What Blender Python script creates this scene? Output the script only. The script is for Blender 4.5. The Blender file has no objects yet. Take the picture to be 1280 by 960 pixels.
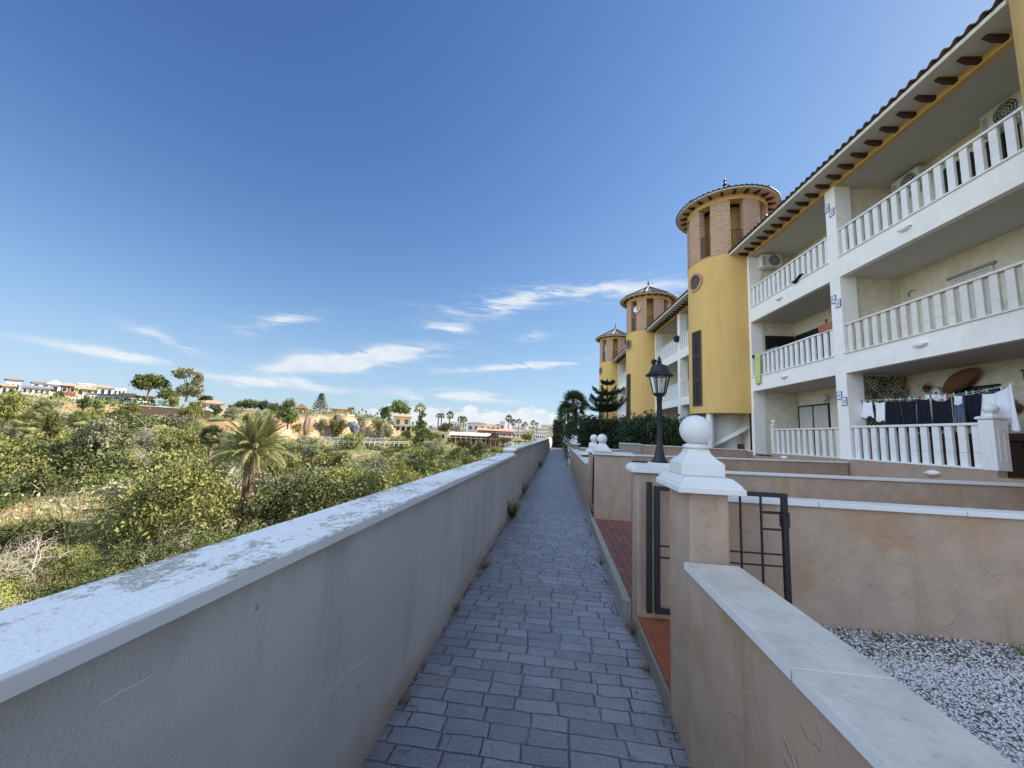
import bpy, math, random
import numpy as np
from mathutils import Vector, Matrix, noise as mnoise
random.seed(7); rng = np.random.default_rng(7)
PI = math.pi; D = bpy.data
scene = bpy.context.scene
COL = scene.collection

# ------------------------------------------------------------------ camera
FPX, CX, CY, EYE = 483.0, 640.0, 480.0, 1.6
def camvec(px, py): return Vector((px-CX, -(py-CY), -FPX))
Fv = camvec(697, 545).normalized()
zv = camvec(815, -3300).normalized()
Uv = (zv - Fv*zv.dot(Fv)).normalized()
Rv = Fv.cross(Uv)
M3 = Matrix((Rv, Fv, Uv))                     # camera axes -> world axes
cam = D.cameras.new('camera'); camo = D.objects.new('camera', cam); COL.objects.link(camo)
cam.sensor_fit = 'HORIZONTAL'; cam.sensor_width = 36; cam.lens = 36*FPX/1280
cam.clip_start = 0.05; cam.clip_end = 4000
scene.cycles.max_bounces = 7; scene.cycles.diffuse_bounces = 4; scene.cycles.glossy_bounces = 2; scene.cycles.transmission_bounces = 4; scene.cycles.use_adaptive_sampling = True; scene.cycles.adaptive_threshold = 0.02
camo.matrix_world = Matrix.Translation((0, 0, EYE)) @ M3.to_4x4()
scene.camera = camo
def ray(px, py): return M3 @ camvec(px, py)
def hz(px):                                   # image row of the horizon at a column
    a, b = ray(px, 0).z, ray(px, 960).z
    return 960*a/(a-b)
def at(px, dist):                             # ground position in a compass direction, at a distance
    d = ray(px, hz(px)); d.normalize(); return d.x*dist, d.y*dist
def zat(px, py, dist):
    d = ray(px, py); return EYE + d.z*dist/math.hypot(d.x, d.y)
# ------------------------------------------------------------------ light
SUN_AZ, SUN_EL = math.radians(64), math.radians(37)
sd = Vector((math.sin(SUN_AZ)*math.cos(SUN_EL), math.cos(SUN_AZ)*math.cos(SUN_EL), math.sin(SUN_EL)))
sl = D.lights.new('sun', 'SUN'); sl.energy = 5.0; sl.angle = math.radians(0.55); sl.color = (1.0, 0.93, 0.82)
so = D.objects.new('sun', sl); COL.objects.link(so); so.rotation_euler = sd.to_track_quat('Z', 'Y').to_euler()
scene.view_settings.view_transform = 'Standard'; scene.view_settings.look = 'None'
scene.view_settings.gamma = 1; scene.view_settings.use_curve_mapping = False
scene.view_settings.exposure = 1.45
W = D.worlds.new('World'); scene.world = W; W.use_nodes = True
W.cycles.sampling_method = 'MANUAL'; W.cycles.sample_map_resolution = 512
def build_world():
    nt = W.node_tree; N = nt.nodes; L = nt.links; N.clear()
    out = N.new('ShaderNodeOutputWorld'); bg = N.new('ShaderNodeBackground'); bg.inputs[1].default_value = 0.15
    sky = N.new('ShaderNodeTexSky'); sky.sky_type = 'NISHITA'; sky.sun_disc = False
    sky.sun_elevation = SUN_EL; sky.sun_rotation = SUN_AZ
    sky.altitude = 20; sky.air_density = 1.0; sky.dust_density = 0.2; sky.ozone_density = 1.6
    tc = N.new('ShaderNodeTexCoord'); sx = N.new('ShaderNodeSeparateXYZ'); L.new(tc.outputs['Generated'], sx.inputs[0])
    def m(op, a, b=None, c=None):
        n = N.new('ShaderNodeMath'); n.operation = op
        for i, v in enumerate((a, b, c)):
            if v is None: continue
            if isinstance(v, (int, float)): n.inputs[i].default_value = v
            else: L.new(v, n.inputs[i])
        return n.outputs[0]
    az = m('ARCTAN2', sx.outputs[0], sx.outputs[1]); el = m('ARCSINE', sx.outputs[2])
    def nz(sxx, syy, sc, det=6, dist=0.6, off=0.0, rough=0.6):
        cb = N.new('ShaderNodeCombineXYZ')
        L.new(m('MULTIPLY', az, sxx), cb.inputs[0]); L.new(m('MULTIPLY', el, syy), cb.inputs[1]); cb.inputs[2].default_value = off
        t = N.new('ShaderNodeTexNoise'); L.new(cb.outputs[0], t.inputs['Vector'])
        t.inputs['Scale'].default_value = sc; t.inputs['Detail'].default_value = det
        t.inputs['Distortion'].default_value = dist; t.inputs['Roughness'].default_value = rough
        return t.outputs['Fac']
    wisp = nz(1.0, 6.0, 7.0, 5, 0.9, 0.3, 0.65); puff = nz(1.0, 1.5, 24.0, 4, 0.0, 2.0, 0.55)
    warp = m('MULTIPLY', m('SUBTRACT', nz(1, 1, 5.0, 1, 0, 5.0), 0.5), 0.05)
    def azel(px, py):
        d = ray(px, py).normalized(); return math.atan2(d.x, d.y), math.asin(d.z)
    def blob(p0, p1, thick, s):
        a0, e0 = azel(*p0); a1, e1 = azel(*p1)
        ca, ce = (a0+a1)/2, (e0+e1)/2; ln = math.hypot(a1-a0, e1-e0)/2; an = math.atan2(e1-e0, a1-a0)
        th = thick/FPX*0.9
        u = m('SUBTRACT', az, ca); v = m('SUBTRACT', m('ADD', el, warp), ce)
        up = m('MULTIPLY_ADD', u, math.cos(an)/ln, m('MULTIPLY', v, math.sin(an)/ln))
        vp = m('MULTIPLY_ADD', u, -math.sin(an)/th, m('MULTIPLY', v, math.cos(an)/th))
        q = m('ADD', m('MULTIPLY', up, up), m('MULTIPLY', vp, vp))
        return m('MULTIPLY', m('EXPONENT', m('MULTIPLY', q, -1.0)), s)
    acc = None
    for a in [((305, 464), (545, 436), 12, 1.15), ((555, 388), (720, 366), 14, .7), ((700, 366), (870, 352), 12, .58), ((555, 463), (745, 452), 6, .9),
              ((522, 405), (600, 410), 6, .7), ((300, 410), (400, 398), 9, .7), ((165, 408), (252, 436), 5, .7), ((50, 430), (220, 450), 6, .8),
              ((265, 471), (430, 488), 6, .85), ((500, 488), (640, 500), 8, .9), ((640, 425), (690, 418), 8, .45)]:
        b = blob(*a); acc = b if acc is None else m('ADD', acc, b)
    rs = N.new('ShaderNodeMapRange'); rs.interpolation_type = 'SMOOTHSTEP'
    L.new(m('ADD', wisp, m('MULTIPLY', acc, 0.22)), rs.inputs[0]); rs.inputs[1].default_value = 0.44; rs.inputs[2].default_value = 0.74
    wispy = m('MINIMUM', m('MULTIPLY', m('MULTIPLY', acc, rs.outputs[0]), 1.5), 0.85)
    # cumulus bank low on the horizon ahead
    a1, e1 = azel(600, 500)
    bankw = m('EXPONENT', m('MULTIPLY', m('POWER', m('ABSOLUTE', m('MULTIPLY', m('SUBTRACT', az, azel(600, 520)[0]), 1/0.36)), 4.0), -1.0))
    top = m('ADD', m('MULTIPLY', bankw, 0.062), m('MULTIPLY', m('SUBTRACT', nz(1, 0, 9.0, 2, 0, 8.0), 0.5), 0.07))
    r2 = N.new('ShaderNodeMapRange'); r2.interpolation_type = 'SMOOTHSTEP'
    L.new(m('ADD', m('SUBTRACT', top, el), m('MULTIPLY', m('SUBTRACT', puff, 0.5), 0.06)), r2.inputs[0]); r2.inputs[1].default_value = 0.0; r2.inputs[2].default_value = 0.010
    bank = m('MULTIPLY', r2.outputs[0], m('MULTIPLY', bankw, 0.92))
    dens = m('MAXIMUM', wispy, bank)
    cc = N.new('ShaderNodeMix'); cc.data_type = 'RGBA'; L.new(puff, cc.inputs[0])
    cc.inputs[6].default_value = (1.5, 1.7, 1.95, 1); cc.inputs[7].default_value = (2.6, 2.65, 2.7, 1)
    # the clear sky, its brightest parts (round the sun, along the horizon) held back
    sr = N.new('ShaderNodeSeparateColor'); L.new(sky.outputs[0], sr.inputs[0]); dv = N.new('ShaderNodeCombineColor')
    for i in range(3):
        q = m('POWER', sr.outputs[i], 1.7); L.new(m('DIVIDE', m('MULTIPLY', q, (0.292, 0.295, 0.345)[i]), m('MULTIPLY_ADD', q, (.165, .125, .115)[i], 1.0)), dv.inputs[i])
    mx = N.new('ShaderNodeMix'); mx.data_type = 'RGBA'
    L.new(dens, mx.inputs[0]); L.new(dv.outputs[0], mx.inputs[6]); L.new(cc.outputs[2], mx.inputs[7])
    # unseen bright clouds added overhead, left and behind to brighten the shaded facade
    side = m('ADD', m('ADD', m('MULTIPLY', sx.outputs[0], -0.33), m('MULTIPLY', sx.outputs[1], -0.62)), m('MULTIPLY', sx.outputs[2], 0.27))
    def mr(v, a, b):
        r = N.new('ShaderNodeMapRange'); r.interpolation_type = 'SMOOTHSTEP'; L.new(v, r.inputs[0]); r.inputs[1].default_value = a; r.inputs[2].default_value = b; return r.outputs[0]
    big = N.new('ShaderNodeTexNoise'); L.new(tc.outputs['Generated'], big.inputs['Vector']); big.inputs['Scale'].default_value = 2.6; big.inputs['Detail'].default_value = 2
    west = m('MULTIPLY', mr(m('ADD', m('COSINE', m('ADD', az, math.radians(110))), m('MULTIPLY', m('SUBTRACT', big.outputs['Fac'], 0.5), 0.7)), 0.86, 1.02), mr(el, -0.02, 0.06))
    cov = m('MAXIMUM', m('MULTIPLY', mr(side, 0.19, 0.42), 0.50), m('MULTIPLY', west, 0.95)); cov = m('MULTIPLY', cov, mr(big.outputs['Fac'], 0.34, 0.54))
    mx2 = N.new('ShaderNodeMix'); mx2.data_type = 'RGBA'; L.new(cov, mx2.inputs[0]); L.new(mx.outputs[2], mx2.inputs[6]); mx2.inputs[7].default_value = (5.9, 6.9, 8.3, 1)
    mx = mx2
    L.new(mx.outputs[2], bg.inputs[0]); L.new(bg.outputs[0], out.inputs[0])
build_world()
# ------------------------------------------------------------------ materials
class NT:
    def __init__(s, name):
        s.m = D.materials.new(name); s.m.use_nodes = True; s.nt = s.m.node_tree; s.N = s.nt.nodes; s.L = s.nt.links
        s.b = s.N['Principled BSDF']; s.geo = s.N.new('ShaderNodeNewGeometry'); s.pos = s.geo.outputs['Position']
        s.b.inputs['Specular IOR Level'].default_value = 0.3
    def put(s, sock, v):
        if v is None: return
        if isinstance(v, bpy.types.NodeSocket): s.L.new(v, sock)
        elif isinstance(v, (tuple, list)) and len(v) == 3 and sock.type == 'RGBA': sock.default_value = (*v, 1)
        else: sock.default_value = v
    def math(s, op, a, b=None, c=None, clamp=False):
        n = s.N.new('ShaderNodeMath'); n.operation = op; n.use_clamp = clamp
        for i, v in enumerate((a, b, c)): s.put(n.inputs[i], v)
        return n.outputs[0]
    def mapv(s, vec=None, scale=(1, 1, 1), loc=(0, 0, 0), rot=(0, 0, 0)):
        n = s.N.new('ShaderNodeMapping'); s.L.new(vec or s.pos, n.inputs[0])
        n.inputs['Scale'].default_value = scale; n.inputs['Location'].default_value = loc; n.inputs['Rotation'].default_value = rot
        return n.outputs[0]
    def noise(s, scale, detail=4, vec=None, rough=0.55, dist=0.0):
        n = s.N.new('ShaderNodeTexNoise'); s.L.new(vec or s.pos, n.inputs['Vector'])
        n.inputs['Scale'].default_value = scale; n.inputs['Detail'].default_value = detail
        n.inputs['Roughness'].default_value = rough; n.inputs['Distortion'].default_value = dist
        return n.outputs['Fac']
    def ramp(s, fac, lo, hi, a=0.0, b=1.0):
        n = s.N.new('ShaderNodeMapRange'); s.put(n.inputs[0], fac); n.interpolation_type = 'SMOOTHSTEP'
        n.inputs[1].default_value = lo; n.inputs[2].default_value = hi; n.inputs[3].default_value = a; n.inputs[4].default_value = b
        return n.outputs[0]
    def mix(s, f, a, b, mode='MIX'):
        n = s.N.new('ShaderNodeMix'); n.data_type = 'RGBA'; n.blend_type = mode
        s.put(n.inputs[0], f); s.put(n.inputs[6], a); s.put(n.inputs[7], b); return n.outputs[2]
    def bump(s, h, strength=0.3, dist=0.01, normal=None):
        n = s.N.new('ShaderNodeBump'); s.put(n.inputs['Height'], h); n.inputs['Strength'].default_value = strength
        n.inputs['Distance'].default_value = dist
        if normal: s.L.new(normal, n.inputs['Normal'])
        return n.outputs[0]
    def out(s, col, rough=0.8, normal=None, metal=0.0, spec=None):
        s.put(s.b.inputs['Base Color'], col); s.put(s.b.inputs['Roughness'], rough)
        if normal: s.L.new(normal, s.b.inputs['Normal'])
        s.b.inputs['Metallic'].default_value = metal
        if spec is not None: s.b.inputs['Specular IOR Level'].default_value = spec
        return s.m
def lin(r, g, b): return tuple((c/255/12.92 if c/255 <= .04045 else ((c/255+.055)/1.055)**2.4) for c in (r, g, b))
def sc(c, k): return tuple(min(1, x*k) for x in c)
def plain(name, c, rough=0.7, var=0.18, nscale=6, bump=0.0, bscale=60, metal=0.0, spec=None):
    n = NT(name); f = n.noise(nscale, 5)
    col = n.mix(f, sc(c, 1-var), sc(c, 1+var)); nor = n.bump(n.noise(bscale, 3), bump, 0.01) if bump else None
    return n.out(col, rough, nor, metal, spec)
def stucco(name, c, stain, stain_amt=0.6, marks=True, fine=90, drip=0.35, rough=0.9, mot=1.0):
    n = NT(name)
    big = n.noise(0.9, 6, rough=0.65); mid = n.noise(5, 5)
    col = n.mix(n.ramp(mid, .25, .75), sc(c, 1-.10*mot), sc(c, 1+.10*mot))
    col = n.mix(n.math('MULTIPLY', n.ramp(big, .50, .72), stain_amt), col, stain)
    dr = n.noise(3.0, 6, n.mapv(scale=(1.6, 1.6, .12)), 0.7)
    col = n.mix(n.math('MULTIPLY', n.ramp(dr, .52, .75), drip), col, sc(stain, .6))
    h = n.math('MULTIPLY', n.noise(fine, 3), 0.35)
    if marks:
        t = n.noise(5.5, 2, n.mapv(scale=(1, 1, 1.3)), 0.45, 0.7)
        line = n.math('SUBTRACT', 1.0, n.ramp(n.math('ABSOLUTE', n.math('SUBTRACT', t, .52)), 0.0, 0.022))
        line = n.math('MULTIPLY', line, n.ramp(n.noise(7.3, 2, n.mapv(loc=(9, 3, 1))), .50, .60))
        h = n.math('ADD', h, n.math('MULTIPLY', line, .6)); h = n.math('ADD', h, n.math('MULTIPLY', n.noise(14, 3), 0.8))
        col = n.mix(n.math('MULTIPLY', line, .10), col, sc(stain, .7))
    return n.out(col, rough, n.bump(h, 0.5, 0.012))
M_ = {}
def mk():
    M_['stucco'] = stucco('terracotta stucco', (.375, .285, .215), (.35, .195, .095), .75)
    M_['stucco_far'] = stucco('terracotta plinth stucco', (.39, .295, .22), (.32, .19, .11), .5, False)
    M_['white_stucco'] = stucco('white stucco', (.87, .85, .80), (.64, .59, .50), .25, False, 55, .12, mot=.3)
    M_['cream_stucco'] = stucco('cream stucco', (.74, .69, .55), (.55, .50, .38), .3, False, 55, .15)
    M_['yellow'] = stucco('ochre yellow stucco', (.67, .445, .16), (.52, .34, .12), .3, False, 45, .3, mot=.35)
    M_['soffit_cream'] = plain('cream eave paint', (.72, .64, .50), .9, .05, 3, .1, 60)
    M_['soffit'] = plain('soffit paint', (.55, .54, .50), .9, .05, 3, .1, 60)
    # left parapet: grey plaster
    n = NT('grey plaster parapet'); zz = n.N.new('ShaderNodeSeparateXYZ'); n.L.new(n.pos, zz.inputs[0])
    big = n.noise(1.1, 6, rough=.6); vert = n.noise(2.2, 6, n.mapv(scale=(1, 1.8, .16)), .65); base = (.53, .505, .475)
    col = n.mix(n.ramp(big, .35, .7), sc(base, .90), sc(base, 1.08))
    col = n.mix(n.math('MULTIPLY', n.ramp(vert, .48, .74), .42), col, (.30, .275, .25))
    low = n.math('MULTIPLY', n.ramp(n.math('ADD', zz.outputs[2], n.math('MULTIPLY', n.noise(4, 5), .35)), .42, .16), .75)
    col = n.mix(low, col, (.40, .31, .22))
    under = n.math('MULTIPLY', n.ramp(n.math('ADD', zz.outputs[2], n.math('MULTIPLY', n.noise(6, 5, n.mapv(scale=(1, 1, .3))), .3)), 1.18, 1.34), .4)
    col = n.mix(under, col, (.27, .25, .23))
    t = n.noise(.8, 3, n.mapv(scale=(1, .7, 1), loc=(4.1, 2.2, 0.3)), .5, .5)
    line = n.math('SUBTRACT', 1.0, n.ramp(n.math('ABSOLUTE', n.math('SUBTRACT', t, .5)), 0.0, 0.0012))
    line = n.math('MULTIPLY', line, n.ramp(n.noise(1.3, 2, n.mapv(loc=(3, 7, 1))), .52, .58))
    grn = n.noise(150, 3); col = n.mix(n.math('MULTIPLY', n.ramp(grn, .5, .7), .22), col, (.24, .22, .20)); col = n.mix(n.math('MULTIPLY', n.ramp(n.noise(.55, 5, rough=.6), .5, .66), .35), col, (.36, .33, .29))
    spk = n.ramp(n.noise(16, 2, n.mapv(scale=(1, 1.4, .7))), .74, .78)
    col = n.mix(n.math('MULTIPLY', spk, .6), col, (.16, .14, .12))
    h = n.math('ADD', n.math('MULTIPLY', n.noise(70, 4), .5), n.math('ADD', n.math('MULTIPLY', n.noise(7, 4), .6), n.math('MULTIPLY', grn, .9)))
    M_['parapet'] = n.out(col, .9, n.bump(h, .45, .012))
    # coping of the left wall with lichen
    n = NT('lichened white coping'); f = n.noise(34, 7, n.mapv(scale=(1, .62, 1)), .78, .5); g = n.noise(2.1, 6, n.mapv(scale=(1.3, .6, 1)), .7); f2 = n.noise(110, 3)
    li = n.math('MULTIPLY', n.ramp(n.math('ADD', f, n.math('MULTIPLY', n.math('SUBTRACT', g, .5), 1.3)), .52, .62), n.ramp(f2, .32, .55, .35, 1.0))
    col = n.mix(n.noise(3, 4), (.74, .74, .72), (.86, .86, .84)); col = n.mix(n.math('MULTIPLY', li, .85), col, (.29, .265, .19))
    M_['coping_left'] = n.out(col, .8, n.bump(n.math('ADD', n.noise(80, 4), n.math('MULTIPLY', f, .6)), .4, .006))
    n = NT('coping face paint'); col = n.mix(n.noise(4, 6, n.mapv(scale=(1, 1, 2))), (.60, .59, .58), (.74, .73, .72))
    M_['coping_face'] = n.out(col, .8, n.bump(n.noise(60, 4), .3, .006))
    n = NT('cast stone coping'); f = n.noise(5, 8, rough=.7); g = n.noise(45, 4); k = n.noise(1.6, 5, rough=.7)
    col = n.mix(n.ramp(f, .3, .75), (.60, .57, .51), (.44, .40, .33)); col = n.mix(n.math('MULTIPLY', n.ramp(k, .55, .72), .5), col, (.24, .20, .15))
    col = n.mix(n.math('MULTIPLY', n.ramp(g, .62, .72), .5), col, (.25, .22, .18))
    M_['coping'] = n.out(col, .85, n.bump(n.math('ADD', g, f), .35, .006))
    n = NT('white painted cement'); f = n.noise(9, 7, rough=.7); g = n.noise(130, 3); k = n.noise(22, 6, rough=.75)
    col = n.mix(f, (.56, .57, .57), (.68, .68, .67)); col = n.mix(n.math('MULTIPLY', n.ramp(k, .62, .74), .35), col, (.36, .35, .32))
    M_['white'] = n.out(col, .6, n.bump(n.math('ADD', g, n.math('MULTIPLY', f, 2.0)), .25, .004))
    n = NT('white balustrade paint'); f = n.noise(3, 5); k = n.noise(9, 5, n.mapv(scale=(1, 1, .5)))
    col = n.mix(f, (.74, .74, .72), (.82, .82, .80)); col = n.mix(n.math('MULTIPLY', n.ramp(k, .56, .75), .35), col, (.55, .50, .42))
    M_['rail_white'] = n.out(col, .6)
    n = NT('cream balustrade paint'); col = n.mix(n.noise(6, 5), (.66, .63, .56), (.76, .74, .69)); M_['rail_cream'] = n.out(col, .7)
    # stamped concrete path
    n = NT('stamped concrete'); v = n.mapv(rot=(0, 0, 0)); w = n.N.new('ShaderNodeTexNoise'); n.L.new(n.pos, w.inputs['Vector']); w.inputs['Scale'].default_value = 6; w.inputs['Detail'].default_value = 3
    sub = n.N.new('ShaderNodeVectorMath'); sub.operation = 'SUBTRACT'; n.L.new(w.outputs['Color'], sub.inputs[0]); sub.inputs[1].default_value = (.5, .5, .5)
    scl = n.N.new('ShaderNodeVectorMath'); scl.operation = 'SCALE'; n.L.new(sub.outputs[0], scl.inputs[0]); scl.inputs[3].default_value = .032
    ad = n.N.new('ShaderNodeVectorMath'); ad.operation = 'ADD'; n.L.new(n.pos, ad.inputs[0]); n.L.new(scl.outputs[0], ad.inputs[1])
    sp = n.N.new('ShaderNodeSeparateXYZ'); n.L.new(ad.outputs[0], sp.inputs[0])
    row = n.math('FLOOR', n.math('DIVIDE', sp.outputs[1], .118))
    wn = n.N.new('ShaderNodeTexWhiteNoise'); wn.noise_dimensions = '1D'; n.L.new(row, wn.inputs['W'])
    cb = n.N.new('ShaderNodeCombineXYZ'); n.L.new(sp.outputs[0], cb.inputs[0]); n.L.new(n.math('MULTIPLY', row, 7.31), cb.inputs[1])
    wx = n.noise(3.2, 1, cb.outputs[0]); xs = n.math('ADD', n.math('ADD', sp.outputs[0], n.math('MULTIPLY', wn.outputs[0], .24)), n.math('MULTIPLY', wx, .22))
    fx = n.math('FRACT', n.math('DIVIDE', xs, .235)); fy = n.math('FRACT', n.math('DIVIDE', sp.outputs[1], .118))
    ex = n.math('MULTIPLY', n.math('MINIMUM', fx, n.math('SUBTRACT', 1.0, fx)), .235)
    ey = n.math('MULTIPLY', n.math('MINIMUM', fy, n.math('SUBTRACT', 1.0, fy)), .118)
    e = n.math('MINIMUM', ex, ey); e = n.math('ADD', e, n.math('MULTIPLY', n.math('SUBTRACT', n.noise(35, 3), .5), .006))
    pres = n.ramp(n.noise(2.6, 4, n.mapv(loc=(5, 2, 0))), .36, .56)
    joint = n.ramp(e, .0002, .0042); joint = n.math('SUBTRACT', 1.0, n.math('MULTIPLY', n.math('SUBTRACT', 1.0, joint), n.math('MULTIPLY_ADD', pres, .75, .25)))
    wide = n.ramp(e, .0, .011)
    cell = n.math('FLOOR', n.math('DIVIDE', xs, .235)); cb2 = n.N.new('ShaderNodeCombineXYZ'); n.L.new(cell, cb2.inputs[0]); n.L.new(row, cb2.inputs[1])
    wn2 = n.N.new('ShaderNodeTexWhiteNoise'); wn2.noise_dimensions = '2D'; n.L.new(cb2.outputs[0], wn2.inputs['Vector'])
    c = n.mix(n.noise(4, 6, rough=.65), (.28, .30, .35), (.42, .44, .49)); c = n.mix(n.math('MULTIPLY', wn2.outputs[0], .55), c, (.17, .175, .21))
    c = n.mix(n.math('MULTIPLY', n.ramp(n.noise(.9, 5, rough=.7), .45, .7), .4), c, (.17, .17, .18))
    c = n.mix(n.math('MULTIPLY', n.ramp(n.noise(28, 5), .58, .72), .4), c, (.46, .46, .47)); c = n.mix(n.math('MULTIPLY', n.ramp(n.noise(60, 4), .54, .70), .5), c, (.13, .13, .145)); c = n.mix(n.math('MULTIPLY', n.ramp(n.noise(5, 6, rough=.75), .52, .68), .35), c, (.16, .155, .15))
    sx = n.N.new('ShaderNodeSeparateXYZ'); n.L.new(n.pos, sx.inputs[0])
    edge = n.math('MULTIPLY', n.ramp(n.math('ADD', n.math('ABSOLUTE', n.math('ADD', sx.outputs[0], .09)), n.math('MULTIPLY', n.noise(5, 4), .2)), .78, .95), .6)
    c = n.mix(edge, c, (.14, .125, .11))
    c = n.mix(n.math('MULTIPLY', n.math('SUBTRACT', 1.0, wide), .28), c, (.14, .14, .155)); c = n.mix(n.math('SUBTRACT', 1.0, joint), c, n.mix(n.noise(6, 4), (.035, .035, .04), (.15, .15, .155)))
    h = n.math('ADD', n.math('ADD', n.math('MULTIPLY', joint, .45), n.math('MULTIPLY', wide, .55)), n.math('ADD', n.math('MULTIPLY', n.noise(30, 6, rough=.7), 1.3), n.math('MULTIPLY', wn2.outputs[0], .25)))
    M_['path'] = n.out(c, n.ramp(n.noise(9, 4), .3, .7, .28, .50), n.bump(h, 1.0, .016), spec=.6)
    def bricks(name, c1, c2, mortar, bw, bh, ms, bump=.5, rot=(0, 0, 0), vec=None, rough=.85):
        n = NT(name); t = n.N.new('ShaderNodeTexBrick'); n.L.new(vec(n) if vec else n.mapv(rot=rot), t.inputs['Vector'])
        t.inputs['Color1'].default_value = (*c1, 1); t.inputs['Color2'].default_value = (*c2, 1); t.inputs['Mortar'].default_value = (*mortar, 1)
        t.inputs['Scale'].default_value = 1; t.inputs['Brick Width'].default_value = bw; t.inputs['Row Height'].default_value = bh
        t.inputs['Mortar Size'].default_value = ms; t.inputs['Bias'].default_value = 0
        c = n.mix(n.math('MULTIPLY', n.noise(7, 5), .5), t.outputs['Color'], sc(c1, .6))
        return n.out(c, rough, n.bump(n.math('SUBTRACT', 1.0, t.outputs['Fac']), bump, .008))
    M_['red_paving'] = bricks('red stamped paving', (.20, .085, .075), (.27, .12, .10), (.06, .04, .04), .2, .1, .006, rot=(0, 0, PI/2))
    M_['red_tile'] = bricks('terracotta floor tile', (.26, .075, .04), (.32, .10, .05), (.12, .07, .05), .3, .3, .006, .3, rough=.45)
    def cylvec(n):                                # bricks wrapped round a drum, object space
        tc = n.N.new('ShaderNodeTexCoord'); s = n.N.new('ShaderNodeSeparateXYZ'); n.L.new(tc.outputs['Object'], s.inputs[0])
        cb = n.N.new('ShaderNodeCombineXYZ'); n.L.new(n.math('MULTIPLY', n.math('ARCTAN2', s.outputs[1], s.outputs[0]), 1.68), cb.inputs[0]); n.L.new(s.outputs[2], cb.inputs[1])
        return cb.outputs[0]
    M_['brick'] = bricks('pinkish face brick', (.42, .215, .12), (.57, .33, .20), (.60, .50, .39), .26, .085, .014, .8, vec=cylvec)
    M_['kerb'] = plain('cement kerb', (.30, .29, .25), .9, .35, 12, .5, 50)
    M_['speckled'] = plain('speckled threshold tile', (.22, .21, .17), .7, .6, 60, .2, 60)
    M_['iron'] = plain('black wrought iron', (.012, .012, .014), .5, .3, 30, .15, 120, 0, .4)
    M_['rust'] = plain('rusted brown iron', (.10, .035, .025), .7, .4, 20, .3, 80)
    M_['wood_dark'] = plain('dark stained timber', (.065, .030, .018), .55, .35, 8, .3, 60)
    M_['tile_dark'] = plain('weathered clay roof tile', (.115, .062, .042), .8, .45, 9, .4, 50)
    M_['tile_slate'] = plain('dark glazed roof tile', (.10, .085, .085), .5, .35, 9, .3, 50)
    M_['tile_far'] = plain('terracotta roof tile', (.42, .23, .145), .85, .25, 3, .2, 20)
    M_['glass'] = plain('dark window glass', (.02, .025, .03), .08, .2, 2, 0, 60, 0, .8)
    n = NT('clear lantern glass'); n.b.inputs['Transmission Weight'].default_value = .85; n.b.inputs['IOR'].default_value = 1.1; M_['lamp_glass'] = n.out((.75, .8, .85), .25)
    M_['frame_dark'] = plain('dark window frame', (.025, .02, .018), .5, .2)
    M_['frame_brown'] = plain('bronze frame', (.10, .065, .04), .5, .2)
    M_['shutter'] = plain('roller shutter slats', (.70, .69, .64), .6, .06)
    M_['ac'] = plain('cream plastic casing', (.66, .65, .60), .5, .06)
    M_['fan'] = plain('dark fan grille', (.04, .04, .045), .6, .2)
    M_['cloth_white'] = plain('white cotton', (.80, .81, .86), .95, .06, 8, .4, 200)
    M_['cloth_dark'] = plain('navy cloth', (.010, .012, .022), .95, .3, 8, .5, 200)
    M_['cloth_denim'] = plain('faded denim', (.10, .13, .20), .95, .3, 8, .5, 200)
    M_['cloth_green'] = plain('lime green towel', (.50, .60, .22), .95, .12, 9, .5, 200)
    M_['wicker'] = plain('brown wicker', (.20, .105, .05), .85, .45, 40, .8, 120)
    M_['pot'] = plain('terracotta pot', (.38, .13, .08), .8, .15)
    M_['red'] = plain('red plastic', (.45, .03, .03), .4, .1)
    M_['blue_tile'] = plain('blue glazed tile border', (.04, .08, .30), .25, .2)
    M_['lime'] = plain('peg plastic', (.35, .75, .15), .5, .1)
    M_['stone_clad'] = plain('grey rubble cladding', (.30, .30, .31), .9, .6, 7, .8, 12)
    M_['earth'] = plain('bare soil', (.13, .095, .06), .95, .4, 5, .5, 40)
    # valley terrain : dry grass, scrub, ochre clay on steep ground
    n = NT('valley ground'); nm = n.N.new('ShaderNodeSeparateXYZ'); n.L.new(n.geo.outputs['Normal'], nm.inputs[0])
    g = n.mix(n.ramp(n.noise(.35, 6), .35, .65), (.15, .16, .055), (.28, .235, .13)); g = n.mix(n.ramp(n.noise(.10, 5), .54, .66), g, (.42, .25, .13))
    g = n.mix(n.ramp(n.noise(2.2, 5), .5, .7), g, (.10, .105, .045))
    cl = n.mix(n.ramp(n.noise(.5, 6, n.mapv(scale=(1, 1, .3))), .35, .65), (.42, .25, .135), (.54, .40, .27)); cl = n.mix(n.ramp(n.noise(1.8, 6, n.mapv(scale=(1, 1, .25))), .52, .70), cl, (.30, .17, .09))
    st = n.ramp(n.math('ADD', nm.outputs[2], n.math('MULTIPLY', n.math('SUBTRACT', n.noise(.8, 4), .5), .3)), .92, .78)
    M_['terrain'] = n.out(n.mix(st, g, cl), .95, n.bump(n.math('ADD', n.noise(1.5, 6), n.noise(9, 4)), .9, .25))
    M_['patch'] = plain('tan repair mortar', (.40, .31, .19), .9, .2)
    M_['white_gravel'] = plain('white marble chippings', (.60, .60, .61), .75, .30, 45, .2, 200)
    M_['gravel_dark'] = plain('dark chippings', (.10, .085, .075), .9, .5, 45)
    M_['gravel_bed'] = plain('gravel bed', (.30, .285, .27), .95, .4, 30, .5, 90)
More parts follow.
